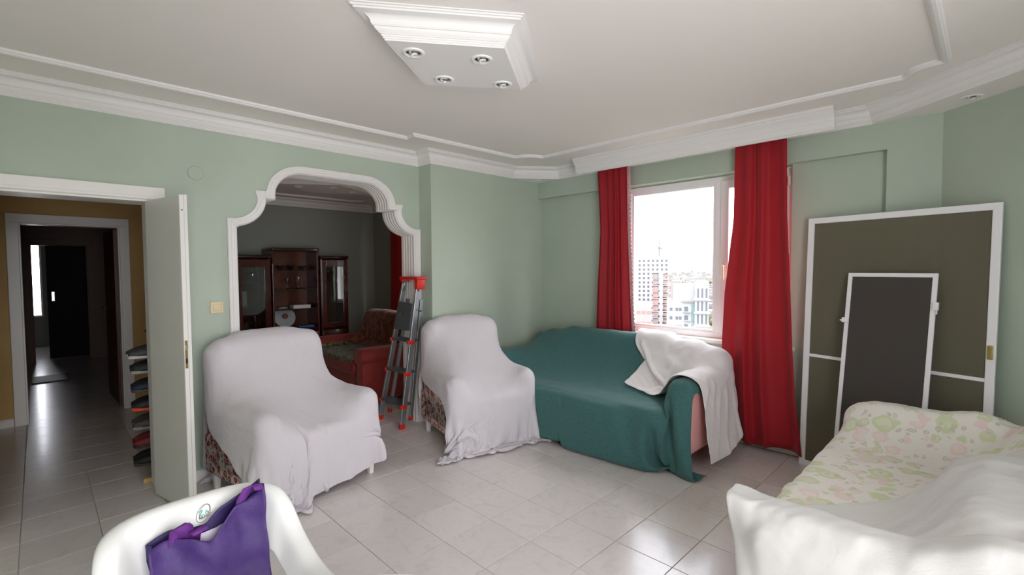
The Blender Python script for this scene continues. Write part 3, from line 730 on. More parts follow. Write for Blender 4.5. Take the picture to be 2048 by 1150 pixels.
# ================================================================== ARMCHAIRS
def armchair(loc, rz, label, w=.435, dep=.80):
    e = empty('armchair', loc, rz, label, 'armchair', 'armchairs under white sheets')
    MB().rbox(-w, w, .03, dep, .12, .40, .03).obj('base', M['rose'], e, smooth=True)
    MB().rbox(-w + .12, w - .12, .02, dep - .16, .36, .45, .04).obj('seat_cushion', M['rose'], e, smooth=True)
    for s in (-1, 1):
        a, b = sorted((s * (w - .13), s * w))
        MB().rbox(a, b, .02, dep - .06, .14, .615, .055, 5).obj('armrest', M['rose'], e, smooth=True)
    MB().rbox(-w + .03, w - .03, dep - .22, dep, .30, .985, .07, 5, M=T(0, .0, 0) @ T(0, dep - .1, .3) @ Matrix.Rotation(-.12, 4, 'X') @ T(0, -dep + .1, -.3)).obj('backrest', M['rose'], e, smooth=True)
    for x in (-w + .05, w - .05):
        for y in (.07, dep - .06):
            MB().add([(x - .022, y - .022, .13), (x + .022, y - .022, .13), (x + .022, y + .022, .13), (x - .022, y + .022, .13),
                      (x - .016, y - .016, 0), (x + .016, y - .016, 0), (x + .016, y + .016, 0), (x - .016, y + .016, 0)],
                     [(0, 1, 2, 3), (4, 7, 6, 5), (0, 4, 5, 1), (1, 5, 6, 2), (2, 6, 7, 3), (3, 7, 4, 0)]).obj('leg', M['white'], e, bevel=.003)
    return e
def chair_sdf(w=.435, dep=.80):
    return [rb_(0, dep / 2 + .015, .25, w, dep / 2 - .015, .16, .03), rb_(0, .36, .40, w - .12, .34, .06, .04),
            rb_(-w + .065, .38, .38, .066, .36, .24, .06), rb_(w - .065, .38, .38, .066, .36, .24, .06),
            rb_(0, dep - .11 + .045, .66, w - .03, .10, .36, .08, rx=-.12), rb_(0, dep - .03, .90, w * .55, .09, .135, .08, rx=-.12)]
C1 = ((1.345, 3.09, 0), math.radians(10)); C2 = ((2.69, 2.89, 0), math.radians(-15))
armchair(*C1, 'floral upholstered armchair under a white sheet in front of the arch')
armchair(*C2, 'floral upholstered armchair under a white sheet beside the ladder', w=.395, dep=.78)
H_ = .022
def pin_where(A, f):
    return np.vectorize(f)(A[..., 0], A[..., 1], A[..., 2])
S1 = fitted([(.93, .62), (.93, 1.06), (.70, 1.06), (.575, .50), (.04, .475), (-.03, .44), (-.09, .10)], -.86, .86, H_, .30, .165, .645, -.01, .66, .43)
def wall_prim(loc, rz, x0, x1, y0, y1):       # a piece of wall seen from a chair's own frame
    c = Rz(-rz) @ Vector(((x0 + x1) / 2 - loc[0], (y0 + y1) / 2 - loc[1], 0)); return rb_(c.x, c.y, 1.2, (x1 - x0) / 2, (y1 - y0) / 2, 1.4, .02, rz=-rz)
S1 = drape(S1, H_, slack=1.035, bend=.04, prims= chair_sdf() + [wall_prim(*C1, -.6, .985, 3.96, 4.5)], boost=lambda P: (np.abs(P[..., 0]) < .27) & (P[..., 1] > .06) & (P[..., 1] < .64), pins=pin_where(S1, lambda x, y, z: abs(x) < .22 and .76 < y < .90 and z > 1.04))
S1 = trim(S1, hem=lambda s: np.interp(s, [0, .3, .6, 1], [.03, .022, .05, .13]), left=lambda y: np.interp(y, [.03, .12, .35, .65, .75], [.06, .16, .30, .42, .58]), right=lambda y: np.interp(y, [.03, .5, .8], [.18, .25, .5]), w=.425)
cloth_obj('white_sheet', S1, 'sheet', 'white sheet draped over the armchair in front of the arch', *C1, group='dust sheets')
S2 = fitted([(.92, .66), (.92, 1.06), (.68, 1.06), (.575, .62), (.46, .52), (.04, .475), (-.03, .44), (-.09, .08)], -.80, .84, H_, .26, .165, .645, -.01, .62, .39)
S2 = drape(S2, H_, slack=1.035, bend=.04, prims= chair_sdf(.395, .78) + [rb_(0, .50, .53, .20, .06, .07, .055, rx=-.2), wall_prim(*C2, 2.67, 4.5, 3.77, 4.5)], boost=lambda P: (np.abs(P[..., 0]) < .23) & (P[..., 1] > .06) & (P[..., 1] < .42), pins=pin_where(S2, lambda x, y, z: abs(x) < .20 and .74 < y < .88 and z > 1.04))
S2 = trim(S2, hem=lambda s: np.interp(s, [0, .5, 1], [.03, .02, .012]), left=lambda y: np.interp(y, [.03, .08, .2, .65, .75], [.04, .30, .43, .48, .60]), w=.385)
cloth_obj('white_sheet', S2, 'sheet', 'white sheet draped over the armchair beside the ladder', *C2, group='dust sheets')

# ================================================================== GREEN COVERED SOFA (back to the window)
sf = empty('sofa', (3.66, 2.53, 0), 0, 'sofa with pink sides under a teal cover below the window', 'sofa')
def shift(o): return o
D = T(-3.66, -2.53, 0)
MB().rbox(3.30, 4.04, 1.54, 3.52, .12, .38, .03, M=D).obj('base', M['pink'], sf, smooth=True)
MB().rbox(3.16, 3.90, 1.70, 3.36, .34, .44, .04, M=D).obj('seat_cushion', M['pink'], sf, smooth=True)
for y0, y1 in ((1.49, 1.67), (3.39, 3.57)):
    MB().rbox(3.27, 3.98, y0, y1, .13, .665, .07, 5, M=D).obj('armrest', M['pink'], sf, smooth=True)
MB().rbox(3.84, 4.06, 1.52, 3.54, .30, .80, .07, 5, M=D).rbox(3.85, 4.055, 1.95, 3.15, .5, .885, .09, 5, M=D).obj('backrest', M['pink'], sf, smooth=True)
for x, y in ((3.345, 1.56), (3.345, 3.5), (4.0, 1.56), (4.0, 3.5)):
    MB().lathe([(.0, 0), (.030, .0), (.034, .02), (.028, .05), (.022, .09), (.03, .13)], 14, D @ T(x, y, 0)).obj('leg', M['white'], sf, smooth=True)
SOFA = [rb_(3.67, 2.53, .25, .37, .99, .14, .03), rb_(3.53, 2.53, .39, .37, .85, .055, .04), rb_(3.35, 2.53, .37, .25, .55, .06, .05),
        rb_(3.625, 1.58, .40, .355, .09, .27, .07), rb_(3.625, 3.48, .40, .355, .09, .27, .07),
        rb_(3.95, 2.53, .55, .11, 1.01, .25, .08), rb_(3.955, 2.55, .70, .10, .62, .19, .09), rb_(3.955, 2.55, .60, .10, .88, .245, .09)]
H2 = .030
G = fitted([(4.09, .45), (4.09, .90), (3.84, .905), (3.79, .50), (3.20, .475), (3.10, .44), (2.99, .12)], -1.255, 1.40, H2, .84, .20, .690, 3.25, 3.86, 1.03)
G = G[..., [1, 0, 2]]; G[..., 1] += 2.53
G = drape(G, H2, SOFA + [rb_(3.5, 4.2, 1, .9, .43, 1.2, .02), rb_(4.6, 2.5, 1, .48, 2, 1.2, .02)], boost=lambda P: (P[..., 0] > 3.35) & (P[..., 0] < 3.80) & (P[..., 1] > 1.75) & (P[..., 1] < 3.3),
          pins=pin_where(G, lambda x, y, z: abs(y - 2.55) < .5 and 3.90 < x < 4.02 and z > .88))
G = trim(G, hem=lambda s: np.interp(s, [0, .2, .6, 1], [.035, .03, .06, .12]))
cloth_obj('teal_sofa_cover', G, 'teal', 'teal fabric cover draped over the sofa below the window', cat='sofa cover', amp=.006)
q = resample([(0, .98), (.78, .96), (.96, .90), (1.42, .75)], .022); uu = np.arange(40) * .022
Wt = np.zeros((len(uu), len(q), 3)); sq = np.clip((q[None, :, 0] - .66) / .5, 0, 1)
Wt[..., 0] = 3.245 + uu[:, None] * (.96 - .20 * sq) + q[None, :, 0] * .17; Wt[..., 1] = 2.24 + uu[:, None] * .06 - q[None, :, 0] * .97; Wt[..., 2] = q[None, :, 1] + .0 * uu[:, None]
Wt += rng.normal(0, .002, Wt.shape)
Wt = drape(Wt, .0222, SOFA, steps=95, fric=.92, fr0=.3, thick=.046, slide=8, bend=.04, hf=height_field(G, gap=.018, ylim=(1.50, 3.6), xlim=(3.2, 4.08)))
Wt = trim(Wt, hem=lambda s: np.interp(s, [0, .3, 1], [.10, .09, .24]))
cloth_obj('white_throw', Wt, 'sheet2', 'crumpled white cloth thrown over the right arm of the teal covered sofa', cat='cloth', amp=.014, f=7)

# ================================================================== SOFA IN THE FOREGROUND (floral and white sheets)
s3 = empty('sofa', (2.70, .22, 0), 0, 'sofa under pastel floral and white sheets in front of the insect screens', 'sofa')
D3 = T(-2.70, -.22, 0)
MB().rbox(1.80, 3.60, -.22, .62, .12, .38, .03, M=D3).obj('base', M['cream_plastic'], s3, smooth=True)
MB().rbox(1.95, 3.45, -.05, .66, .34, .46, .04, M=D3).obj('seat_cushion', M['cream_plastic'], s3, smooth=True)
for x0, x1 in ((1.79, 1.99), (3.46, 3.66)):
    MB().rbox(x0, x1, -.2, .60, .13, .60 if x0 < 2 else .655, .08, 5, M=D3).obj('armrest', M['cream_plastic'], s3, smooth=True)
MB().rbox(1.76, 3.64, -.32, -.10, .2, .67, .08, 5, M=D3).obj('backrest', M['cream_plastic'], s3, smooth=True)
for x in (1.86, 3.54):
    for y in (-.2, .54):
        MB().lathe([(0, 0), (.02, 0), (.028, .13)], 12, D3 @ T(x, y, 0)).obj('leg', M['white'], s3, smooth=True)
RS = [rb_(2.70, .20, .25, .90, .42, .14, .03), rb_(2.70, .30, .40, .75, .36, .06, .04), rb_(1.89, .20, .365, .10, .41, .24, .08), rb_(3.56, .20, .40, .10, .41, .26, .08),
      rb_(2.70, -.21, .43, .94, .11, .25, .08), rb_(3.56, .36, .62, .07, .07, .09, .06), rb_(2.55, -.02, .50, .42, .10, .17, .09, rx=.25)]
def over_back(A):
    y = A[..., 1]; k = np.clip((.16 - y) / .18, 0, 1); A[..., 2] = np.maximum(A[..., 2], A[..., 2] * (1 - k) + .74 * k); return A
Fl = sheet_from([(1.98, .60), (3.40, .62), (3.48, .70), (3.66, .69), (3.70, .45)], -.42, 1.12, .030)
Fl = over_back(Fl[..., [1, 0, 2]])
Fl = drape(Fl, .030, RS, steps=100, fr0=.5, pins=pin_where(Fl, lambda x, y, z: 3.48 < x < 3.62 and 0 < y < .5))
cloth_obj('floral_sheet', Fl, 'pastel', 'pastel green and pink floral sheet over the sofa before the screens', cat='sheet')
yy = np.arange(50) * .026 - .58; Ws = []
for y in yy:
    end = np.interp(y, [-.6, .10, .66], [3.25, 3.15, 2.22]); pth = [(1.74, .0), (1.77, .65), (2.0, .65), (2.3, .60)] + ([(end, .62)] if end > 2.31 else [])
    p = np.array(pth); sl = np.r_[0, np.cumsum(np.sqrt((np.diff(p, axis=0) ** 2).sum(1)))]; q = np.linspace(0, sl[-1], 84)
    Ws.append(np.c_[np.interp(q, sl, p[:, 0]), np.full(84, y), np.interp(q, sl, p[:, 1])])
Ws = over_back(np.array(Ws)); Ws += rng.normal(0, .0012, Ws.shape)
Ws = drape(Ws, .026, RS, steps=90, fr0=.5, thick=.026, init_rest=True, hf=height_field(Fl, cell=.04, xlim=(2.02, 3.4), ylim=(-.1, .66)), pins=pin_where(Ws, lambda x, y, z: 1.83 < x < 1.95 and z > .6))
cloth_obj('white_sheet', Ws, 'sheet3', 'plain white sheet over the arm and seat of the floral covered sofa', group='dust sheets')

# ================================================================== INSECT SCREENS
def screen_frame(name, BL, BR, TL, TR, w, t, net, label, bar=None):
    """flat framed screen given by its four outer corners (a rectangle leaning in space)"""
    BL, BR, TL, TR = map(Vector, (BL, BR, TL, TR)); O = BL
    ex = (BR - BL); Wd = ex.length; ex.normalize(); ez = (TL - BL); ez = (ez - ex * ez.dot(ex)); Ht = ez.length; ez.normalize(); ey = ez.cross(ex)
    e = empty(name, (0, 0, 0), 0, label, 'insect screen'); e.matrix_world = Matrix(((ex.x, ey.x, ez.x, O.x), (ex.y, ey.y, ez.y, O.y), (ex.z, ey.z, ez.z, O.z), (0, 0, 0, 1)))
    def rail(p, nm): MB().prism(p, -t / 2, t / 2, Matrix(((1, 0, 0, 0), (0, 0, 1, 0), (0, 1, 0, 0), (0, 0, 0, 1)))).obj(nm, M['pvc'], e, bevel=.003)
    rail([(0, 0), (Wd, 0), (Wd - w, w), (w, w)], 'frame_rail'); rail([(0, Ht), (w, Ht - w), (Wd - w, Ht - w), (Wd, Ht)], 'frame_rail')
    rail([(0, 0), (w, w), (w, Ht - w), (0, Ht)], 'frame_stile'); rail([(Wd, 0), (Wd, Ht), (Wd - w, Ht - w), (Wd - w, w)], 'frame_stile')
    MB().box(w * .8, Wd - w * .8, -.001, .001, w * .8, Ht - w * .8).obj('net', M[net], e)
    if bar: MB().box(w, Wd - w, -t / 2 + .004, t / 2 - .004, bar - .011, bar + .011).obj('cross_bar', M['pvc'], e, bevel=.002)
    return e, Wd, Ht
big, bw, bh = screen_frame('insect_screen', (4.12, 1.008, 0), (3.86, -.022, 0), (4.185, .947, 1.877), (3.925, -.083, 1.877), .042, .024, 'net', 'tall white framed insect screen leaning against the wall behind the floral sofa', .845)
MB().rbox(bw - .034, bw - .010, -.024, -.010, .97, 1.05, .003, 2).obj('latch', M['brass'], big, smooth=True)
small, sw_, sh_ = screen_frame('insect_screen', (3.87, .755, 0), (3.75, .275, 0), (4.055, .690, 1.467), (3.935, .210, 1.467), .026, .016, 'net2', 'smaller white framed insect screen leaning on the tall one')
MB().rbox(-.012, .030, -.024, -.006, 1.13, 1.165, .004, 2).rbox(-.025, -.008, -.018, -.010, 1.14, 1.15, .002, 1).obj('clip', M['pvc'], small, smooth=True)
MB().rbox(sw_ - .012, sw_ + .016, -.02, .0, 1.25, 1.30, .003, 2).rbox(sw_ + .004, sw_ + .012, -.018, -.006, 1.225, 1.255, .002, 1).obj('clip', M['pvc'], small, smooth=True)
rbx = empty('storage_box', (3.735, .13, .0), math.radians(0), 'red box with a pale lid between the floral sofa and the screens', 'box')
MB().rbox(-.03, .035, -.14, .08, .0, .62, .01, 2).obj('body', M['red_fabric'], rbx, smooth=True)
MB().rbox(-.034, .04, .0, .10, .62, .638, .004, 2).obj('lid', M['paper'], rbx, smooth=True)

# ================================================================== STEP LADDER
ld = empty('step_ladder', (2.48, 4.08, 0), 0, 'aluminium step ladder with grey treads and red feet standing in the arch', 'ladder')
DL = T(-2.48, -4.08, 0)
def lp(t, side, f=True):      # point on a stile; t height fraction, side 0 = far (+y) 1 = near (-y)
    if f: a, b = ((2.405, 4.315, .0), (2.555, 4.055, 1.40)) if side == 0 else ((2.395, 3.895, 0.), (2.555, 3.815, 1.40))
    else: a, b = ((2.525, 4.330, .045), (2.600, 4.07, 1.22)) if side == 0 else ((2.525, 3.945, .045), (2.600, 3.84, 1.22))
    return Vector(a).lerp(Vector(b), t)
for sd in (0, 1):
    MB().bar(lp(0, sd), lp(.985, sd), .022, .050, (1, 0, 0), DL).obj('front_stile', M['metal'], ld, bevel=.003)
    MB().bar(lp(0, sd, False), lp(1, sd, False), .020, .034, (1, 0, 0), DL).obj('rear_stile', M['metal'], ld, bevel=.003)
    for f in (True, False):
        p, q = lp(0, sd, f), lp(.035, sd, f)
        MB().bar(p, q, .028, .056 if f else .04, (1, 0, 0), DL).obj('foot', M['red_plastic'], ld, bevel=.004)
for k, t in enumerate((.165, .385, .60)):
    a, b = lp(t, 0), lp(t, 1)
    st = MB().box(a.x - .045, a.x + .075, b.y + .006, a.y - .006, a.z - .018, a.z, DL).obj('tread', M['dark_plastic'], ld, bevel=.003)
    for p, s_ in ((a, 1), (b, -1)):
        MB().rbox(p.x - .05, p.x + .02, p.y - .014, p.y + .014, p.z - .035, p.z + .002, .006, 2, DL).obj('tread_cap', M['red_plastic'], st, smooth=True)
a, b = lp(.66, 0), lp(.665, 1); a2, b2 = lp(.855, 0), lp(.845, 1)
MB().add([(a.x - .035, a.y - .012, a.z), (b.x - .035, b.y + .012, b.z), (b2.x - .035, b2.y + .012, b2.z), (a2.x - .035, a2.y - .012, a2.z),
          (a.x - .010, a.y - .012, a.z), (b.x - .010, b.y + .012, b.z), (b2.x - .010, b2.y + .012, b2.z), (a2.x - .010, a2.y - .012, a2.z)],
         [(0, 1, 2, 3), (7, 6, 5, 4), (0, 4, 5, 1), (1, 5, 6, 2), (2, 6, 7, 3), (3, 7, 4, 0)], DL).obj('folded_platform', M['dark_plastic'], ld, bevel=.004)
# hoop over the top and the red cap
pts = [lp(.93, 0)] + [Vector((2.555, 3.935 + .125 * math.cos(math.radians(t)), 1.37 + .06 * math.sin(math.radians(t)))) for t in range(0, 181, 20)] + [lp(.93, 1)]
MB().tube(pts, .016, 8, M=DL).obj('top_hoop', M['metal'], ld, smooth='all')
MB().rbox(2.51, 2.62, 3.775, 4.085, 1.412, 1.440, .008, 3, DL).rbox(2.52, 2.61, 3.785, 3.84, 1.32, 1.42, .008, 3, DL).rbox(2.52, 2.60, 4.04, 4.08, 1.385, 1.42, .006, 3, DL).obj('top_cap', M['red_plastic'], ld, smooth=True)
MB().bar(lp(.80, 1), lp(.90, 1, False), .014, .05, (1, 0, 0), DL).obj('hinge_bracket', M['metal'], ld, bevel=.003)
def text(body, size, m, parent, name, mat_w, ext=.0006):
    c = bpy.data.curves.new(name, 'FONT'); c.body = body; c.size = size; c.extrude = ext; c.align_x = 'CENTER'; c.align_y = 'CENTER'
    tmp = bpy.data.objects.new(name, c); COL.objects.link(tmp); dg = bpy.context.evaluated_depsgraph_get()
    me = bpy.data.meshes.new_from_object(tmp.evaluated_get(dg)); bpy.data.objects.remove(tmp)
    o = bpy.data.objects.new(name, me); COL.objects.link(o); o.data.materials.append(m); o.parent = parent; o.matrix_local = mat_w; return o
c_ = (a + b + a2 + b2) / 4 + Vector((-.0365, 0, .02)); ux = (b - a).normalized(); uz = ((a2 + b2) / 2 - (a + b) / 2).normalized(); un = ux.cross(uz)
text('ALUMAX', .042, M['metal'], ld, 'lettering', DL @ Matrix(((ux.x, uz.x, un.x, c_.x), (ux.y, uz.y, un.y, c_.y), (ux.z, uz.z, un.z, c_.z), (0, 0, 0, 1))))

# ================================================================== PLASTIC CHAIR, BAG AND TABLE IN FRONT
pc = empty('plastic_chair', (.330, 1.49, 0), math.radians(2), 'white moulded plastic armchair with a round logo holding the purple bag', 'chair')
def rim(t):
    """U-shaped rim seen from above, t from -1 (left arm tip) over 0 (back) to 1 (right arm tip): x, y, z"""
    s = abs(t); sg = 1 if t >= 0 else -1
    if s < .62:
        a = s / .62 * math.pi / 2; n_ = .62
        x = .225 * math.sin(a) ** n_ if a > 0 else 0; y = .262 * math.cos(a) ** n_
    else:
        k = (s - .62) / .38; x = .225 + .006 * math.sin(k * 3); y = -.32 * k
    z = .80 - .185 * (1 / (1 + math.exp(-(s - .56) / .055)))
    return Vector((sg * x, y, z))
NT = 72
def shell(rows):
    A = np.zeros((NT + 1, len(rows), 3))
    for i in range(NT + 1):
        t = -1 + 2 * i / NT; p = rim(t); s = abs(t)
        nrm = (rim(min(1, t + .02)) - rim(max(-1, t - .02))); nrm = Vector((nrm.y, -nrm.x, 0)).normalized()
        if nrm.dot(Vector((p.x, p.y + .15, 0))) < 0: nrm = -nrm
        dep = .15 * (1 - min(1, s / .62) ** 2.2) + .055
        for j, (o_, dz, k) in enumerate(rows):
            A[i, j] = p + nrm * o_ + Vector((0, -.10 * k * dep / .3, dz - k * dep)) - nrm * (.02 * k)
    return MB().grid(A)
shell([(.030, -.030, 0), (.034, -.012, 0), (.024, -.002, 0), (.006, 0, 0), (-.012, -.006, 0), (-.020, -.022, 0), (-.024, -.03, .35), (-.026, -.03, .7), (-.026, -.02, 1.0)]).obj('back_shell', M['plastic'], pc, smooth='all', solid=.005, subsurf=1)
S = np.zeros((15, 15, 3))
for i in range(15):
    for j in range(15):
        u, v = i / 7 - 1, j / 7 - 1
        S[i, j] = (u * .185 * (1 - .08 * max(0, v)), v * .215 - .04, .43 - .02 * (1 - u * u) * (1 - v * v) - .02 * max(0, -v - .7))
MB().grid(S).obj('seat', M['plastic'], pc, smooth='all', solid=.006)
for sx in (-1, 1):
    MB().tube([(sx * .225, -.30, .63), (sx * .222, -.29, .42), (sx * .245, -.32, 0)], [.022, .024, .02], 8).obj('leg', M['plastic'], pc, smooth='all')
    MB().tube([(sx * .20, .16, .44), (sx * .24, .24, 0)], [.024, .02], 8).obj('leg', M['plastic'], pc, smooth='all')
for k in range(-2, 3):
    MB().tube([(k * .07, .20 - abs(k) * .014, .60), (k * .065, .165, .43)], .016, 6).obj('back_rib', M['plastic'], pc, smooth='all')
# logo printed on the inside of the backrest
lg = empty('logo', (0, 0, 0)); lg.parent = pc
lg.matrix_local = Matrix(((1, 0, 0, .022), (0, .37, -.93, .2275), (0, .93, .37, .757), (0, 0, 0, 1)))
M['ink'] = mat('black_ink', (52, 50, 52), .5); M['teal_ink'] = mat('teal_ink', (44, 188, 160), .5); M['red_ink'] = mat('red_ink', (200, 96, 104), .5)
def ring(cx, cy, a, b, rot, w):
    pts = [(cx + a * math.cos(t) * math.cos(rot) - b * math.sin(t) * math.sin(rot), cy + a * math.cos(t) * math.sin(rot) + b * math.sin(t) * math.cos(rot), .0) for t in np.linspace(0, 2 * math.pi, 33)[:-1]]
    return MB().tube(pts, w, 4, closed=True)
ring(0, 0, .027, .0165, 1.0, .0005).obj('logo_ring', M['ink'], lg); ring(.003, .004, .021, .012, 1.0, .0004).obj('logo_ring', M['ink'], lg)
text('Z', .022, M['teal_ink'], lg, 'logo_letter', T(-.006, .001, .001) @ Matrix.Rotation(.12, 4, 'Z'))
text('A', .016, M['teal_ink'], lg, 'logo_letter', T(.009, .001, .001) @ Matrix.Rotation(.12, 4, 'Z'))
text('DILEG', .009, M['ink'], lg, 'logo_letter', T(-.001, -.0105, .001) @ Matrix.Rotation(.12, 4, 'Z'))
ring(.0165, -.007, .004, .004, 0, .0004).obj('logo_ring', M['red_ink'], lg)

bag = empty('tote_bag', (.342, 1.618, .44), 0, 'purple non-woven shopping bag standing on the white plastic chair', 'bag')
def panel(y0, ytop, zt, amp, ph, nu=44, nv=30, x0=-.150, x1=.150, flare=.0):
    A = np.zeros((nu, nv, 3))
    for i in range(nu):
        s = i / (nu - 1); top = np.interp(s, [p[0] for p in zt], [p[1] for p in zt])
        for j in range(nv):
            v = j / (nv - 1)
            A[i, j] = (x0 + (x1 - x0) * s + flare * (s - .5) * (1 - v) + .0015 * math.sin(9 * v + s * 5), y0 + (ytop - y0) * v + amp * v * math.sin(s * 9 + ph) + .006 * math.sin(14 * s * v + 6 * v) , top * v)
    return A
zf = [(0, .295), (.16, .304), (.34, .300), (.50, .276), (.60, .306), (.72, .345), (.84, .352), (.95, .372), (1, .392)]
zb = [(0, .297), (.2, .318), (.34, .312), (.5, .304), (.62, .335), (.8, .366), (1, .394)]
FA = panel(-.055, .004, zf, .020, .4); BA = panel(.050, .052, zb, .004, 1.2)
MB().grid(FA).obj('front_panel', M['purple'], bag, smooth='all', solid=.0016)
MB().grid(BA).obj('back_panel', M['purple_dark'], bag, smooth='all', solid=.0016)
for i in (0, -1):
    Sd = np.stack([FA[i] * (1 - k) + BA[i] * k + np.array(((.012 if i == 0 else -.012) * math.sin(k * math.pi), 0, 0)) for k in np.linspace(0, 1, 7)])
    MB().grid(Sd).obj('side_gusset', M['purple_dark'], bag, smooth='all', solid=.0016)
Bt = np.stack([FA[:, 0] * (1 - k) + BA[:, 0] * k for k in np.linspace(0, 1, 5)]); MB().grid(Bt).obj('bottom', M['purple_dark'], bag, solid=.0016)
In = panel(.030, .032, [(0, .262), (.4, .290), (.55, .288), (1, .33)], .0, 0, x0=-.14, x1=.155); MB().grid(In).obj('lining', M['paper'], bag, solid=.001)
def strap(pts, w, dirv):
    A = np.zeros((len(pts), 2, 3)); d = np.array(dirv) * w / 2
    for i, p in enumerate(pts): A[i, 0] = np.array(p) - d; A[i, 1] = np.array(p) + d
    return MB().grid(A)
strap([(-.085, .028, .25), (-.083, .022, .30), (-.080, .012, .338), (-.072, -.004, .342), (-.060, .016, .322), (-.055, .02, .27)], .040, (.93, 0, .3)).obj('handle', M['purple_strap'], bag, smooth='all', solid=.003)
strap([(-.045, .026, .25), (-.040, .022, .295), (-.034, .010, .316), (-.024, .0, .306)], .042, (.9, 0, .22)).obj('handle', M['purple_strap'], bag, smooth='all', solid=.003)
strap([(.078, .026, .30), (.088, .022, .355), (.106, .014, .390), (.130, .006, .398), (.134, -.002, .380)], .036, (.75, 0, -.1)).obj('handle', M['purple_strap'], bag, smooth='all', solid=.003)

tbx = empty('plastic_table', (.40, .85, 0), 0, 'round white plastic table whose rim shows beside the purple bag', 'table')
MB().lathe([(0, .705), (.30, .705), (.335, .71), (.352, .705), (.356, .69), (.350, .675), (.335, .678), (0, .690)], 64).obj('table_top', M['plastic'], tbx, smooth=30)
for k in range(4):
    a_ = math.pi / 4 + k * math.pi / 2
    MB().tube([(.22 * math.cos(a_), .22 * math.sin(a_), .69), (.28 * math.cos(a_), .28 * math.sin(a_), 0)], [.024, .018], 8).obj('leg', M['plastic'], tbx, smooth='all')

# ================================================================== SHOE RACK, SHOES AND CANE IN THE HALL
rk = empty('shoe_rack', (.66, 4.52, 0), 0, 'narrow pale wooden shoe rack behind the open door leaf', 'shoe rack')
for y in (-.29, .29):
    for x in (-.02, .16): MB().box(x - .012, x + .012, y - .012, y + .012, 0, .84).obj('post', M['wood'], rk, bevel=.002)
    MB().box(-.17, .18, y - .013, y + .013, .0, .03).obj('foot', M['wood'], rk, bevel=.003)
LV = [.10, .235, .37, .505, .64, .775]
for z in LV:
    for x in (-.02, .04, .10, .16): MB().box(x - .01, x + .01, -.30, .30, z - .018, z).obj('slat', M['wood'], rk, bevel=.002)
SH = [((38, 38, 40), (150, 150, 150), 'dark trainer with grey sole'), ((30, 34, 46), (60, 60, 66), 'navy shoe with raised toe'), ((34, 32, 34), (214, 72, 34), 'black trainer with orange stripe'),
      ((60, 58, 58), (120, 118, 116), 'grey slip-on shoe'), ((110, 30, 28), (34, 30, 32), 'dark red shoe with black sole'), ((20, 20, 22), (50, 48, 48), 'black leather shoe')]
def shoe(col, sole, label, loc, rz, group):
    e = empty('shoe', loc, rz, label, 'shoe', group)
    L_ = .27; A = np.zeros((19, 14, 3))
    for i in range(19):
        s = i / 18; x = -L_ / 2 + L_ * s
        w = .034 + .016 * math.sin(min(1, s * 1.15) * math.pi) * (1 if s > .45 else .7); w *= min(1, (s * 9 + .15)) * min(1, ((1 - s) * 7 + .12))
        hgt = np.interp(s, [0, .1, .35, .55, .8, 1], [.075, .088, .080, .062, .048, .022])
        for j in range(14):
            a_ = math.pi * j / 13; A[i, j] = (x, w * math.cos(a_), .018 + hgt * max(0, math.sin(a_)) ** .6)
    MB().grid(A).obj('upper', mat('shoe_upper', col, .6), e, smooth='all', solid=.003)
    o_ = [(-L_ / 2 + L_ * k / 16, (.036 + .014 * math.sin(min(1, k / 16 * 1.15) * math.pi)) * min(1, k / 16 * 9 + .3) * min(1, (1 - k / 16) * 7 + .3)) for k in range(17)]
    MB().prism(o_ + [(x, -y) for x, y in reversed(o_)], 0, .022).obj('sole', mat('shoe_sole', sole, .6), e, bevel=.003)
    return e
for k, z in enumerate(LV):
    c, so, lb = SH[5 - k]; lv = ('lowest', 'second', 'third', 'fourth', 'fifth', 'top')[k]
    for m_, y in enumerate((-.20, -.08)):
        shoe(c, so, lb + ' on the %s rack shelf, %s' % (lv, ('shoe nearest the door wall', 'shoe deeper in the hall')[m_]), (.585 + .010 * ((k * 3 + m_) % 3), 4.52 + y, z + .001), math.pi + .06 * ((k + m_) % 3 - 1), 'shoes on the rack')
for m_, y in enumerate((-.2, -.09)):
    shoe((64, 64, 66), (190, 190, 190), 'grey trainer with pale sole stacked on the rack top, ' + ('nearest the door wall', 'deeper in the hall')[m_], (.575, 4.52 + y, .885), math.pi + .05, 'shoes on the rack')
cn = empty('walking_cane', (.68, 5.0, 0), 0, 'orange-brown walking cane with a black handle leaning behind the shoe rack', 'cane')
MB().tube([(0, 0, 0), (.04, .0, 1.0)], .011, 8).obj('shaft', M['cane'], cn, smooth='all')
MB().tube([(.05, 0, .985), (.02, 0, 1.02), (-.03, 0, 1.02), (-.05, 0, 1.0)], .014, 8).obj('handle', M['black'], cn, smooth='all')

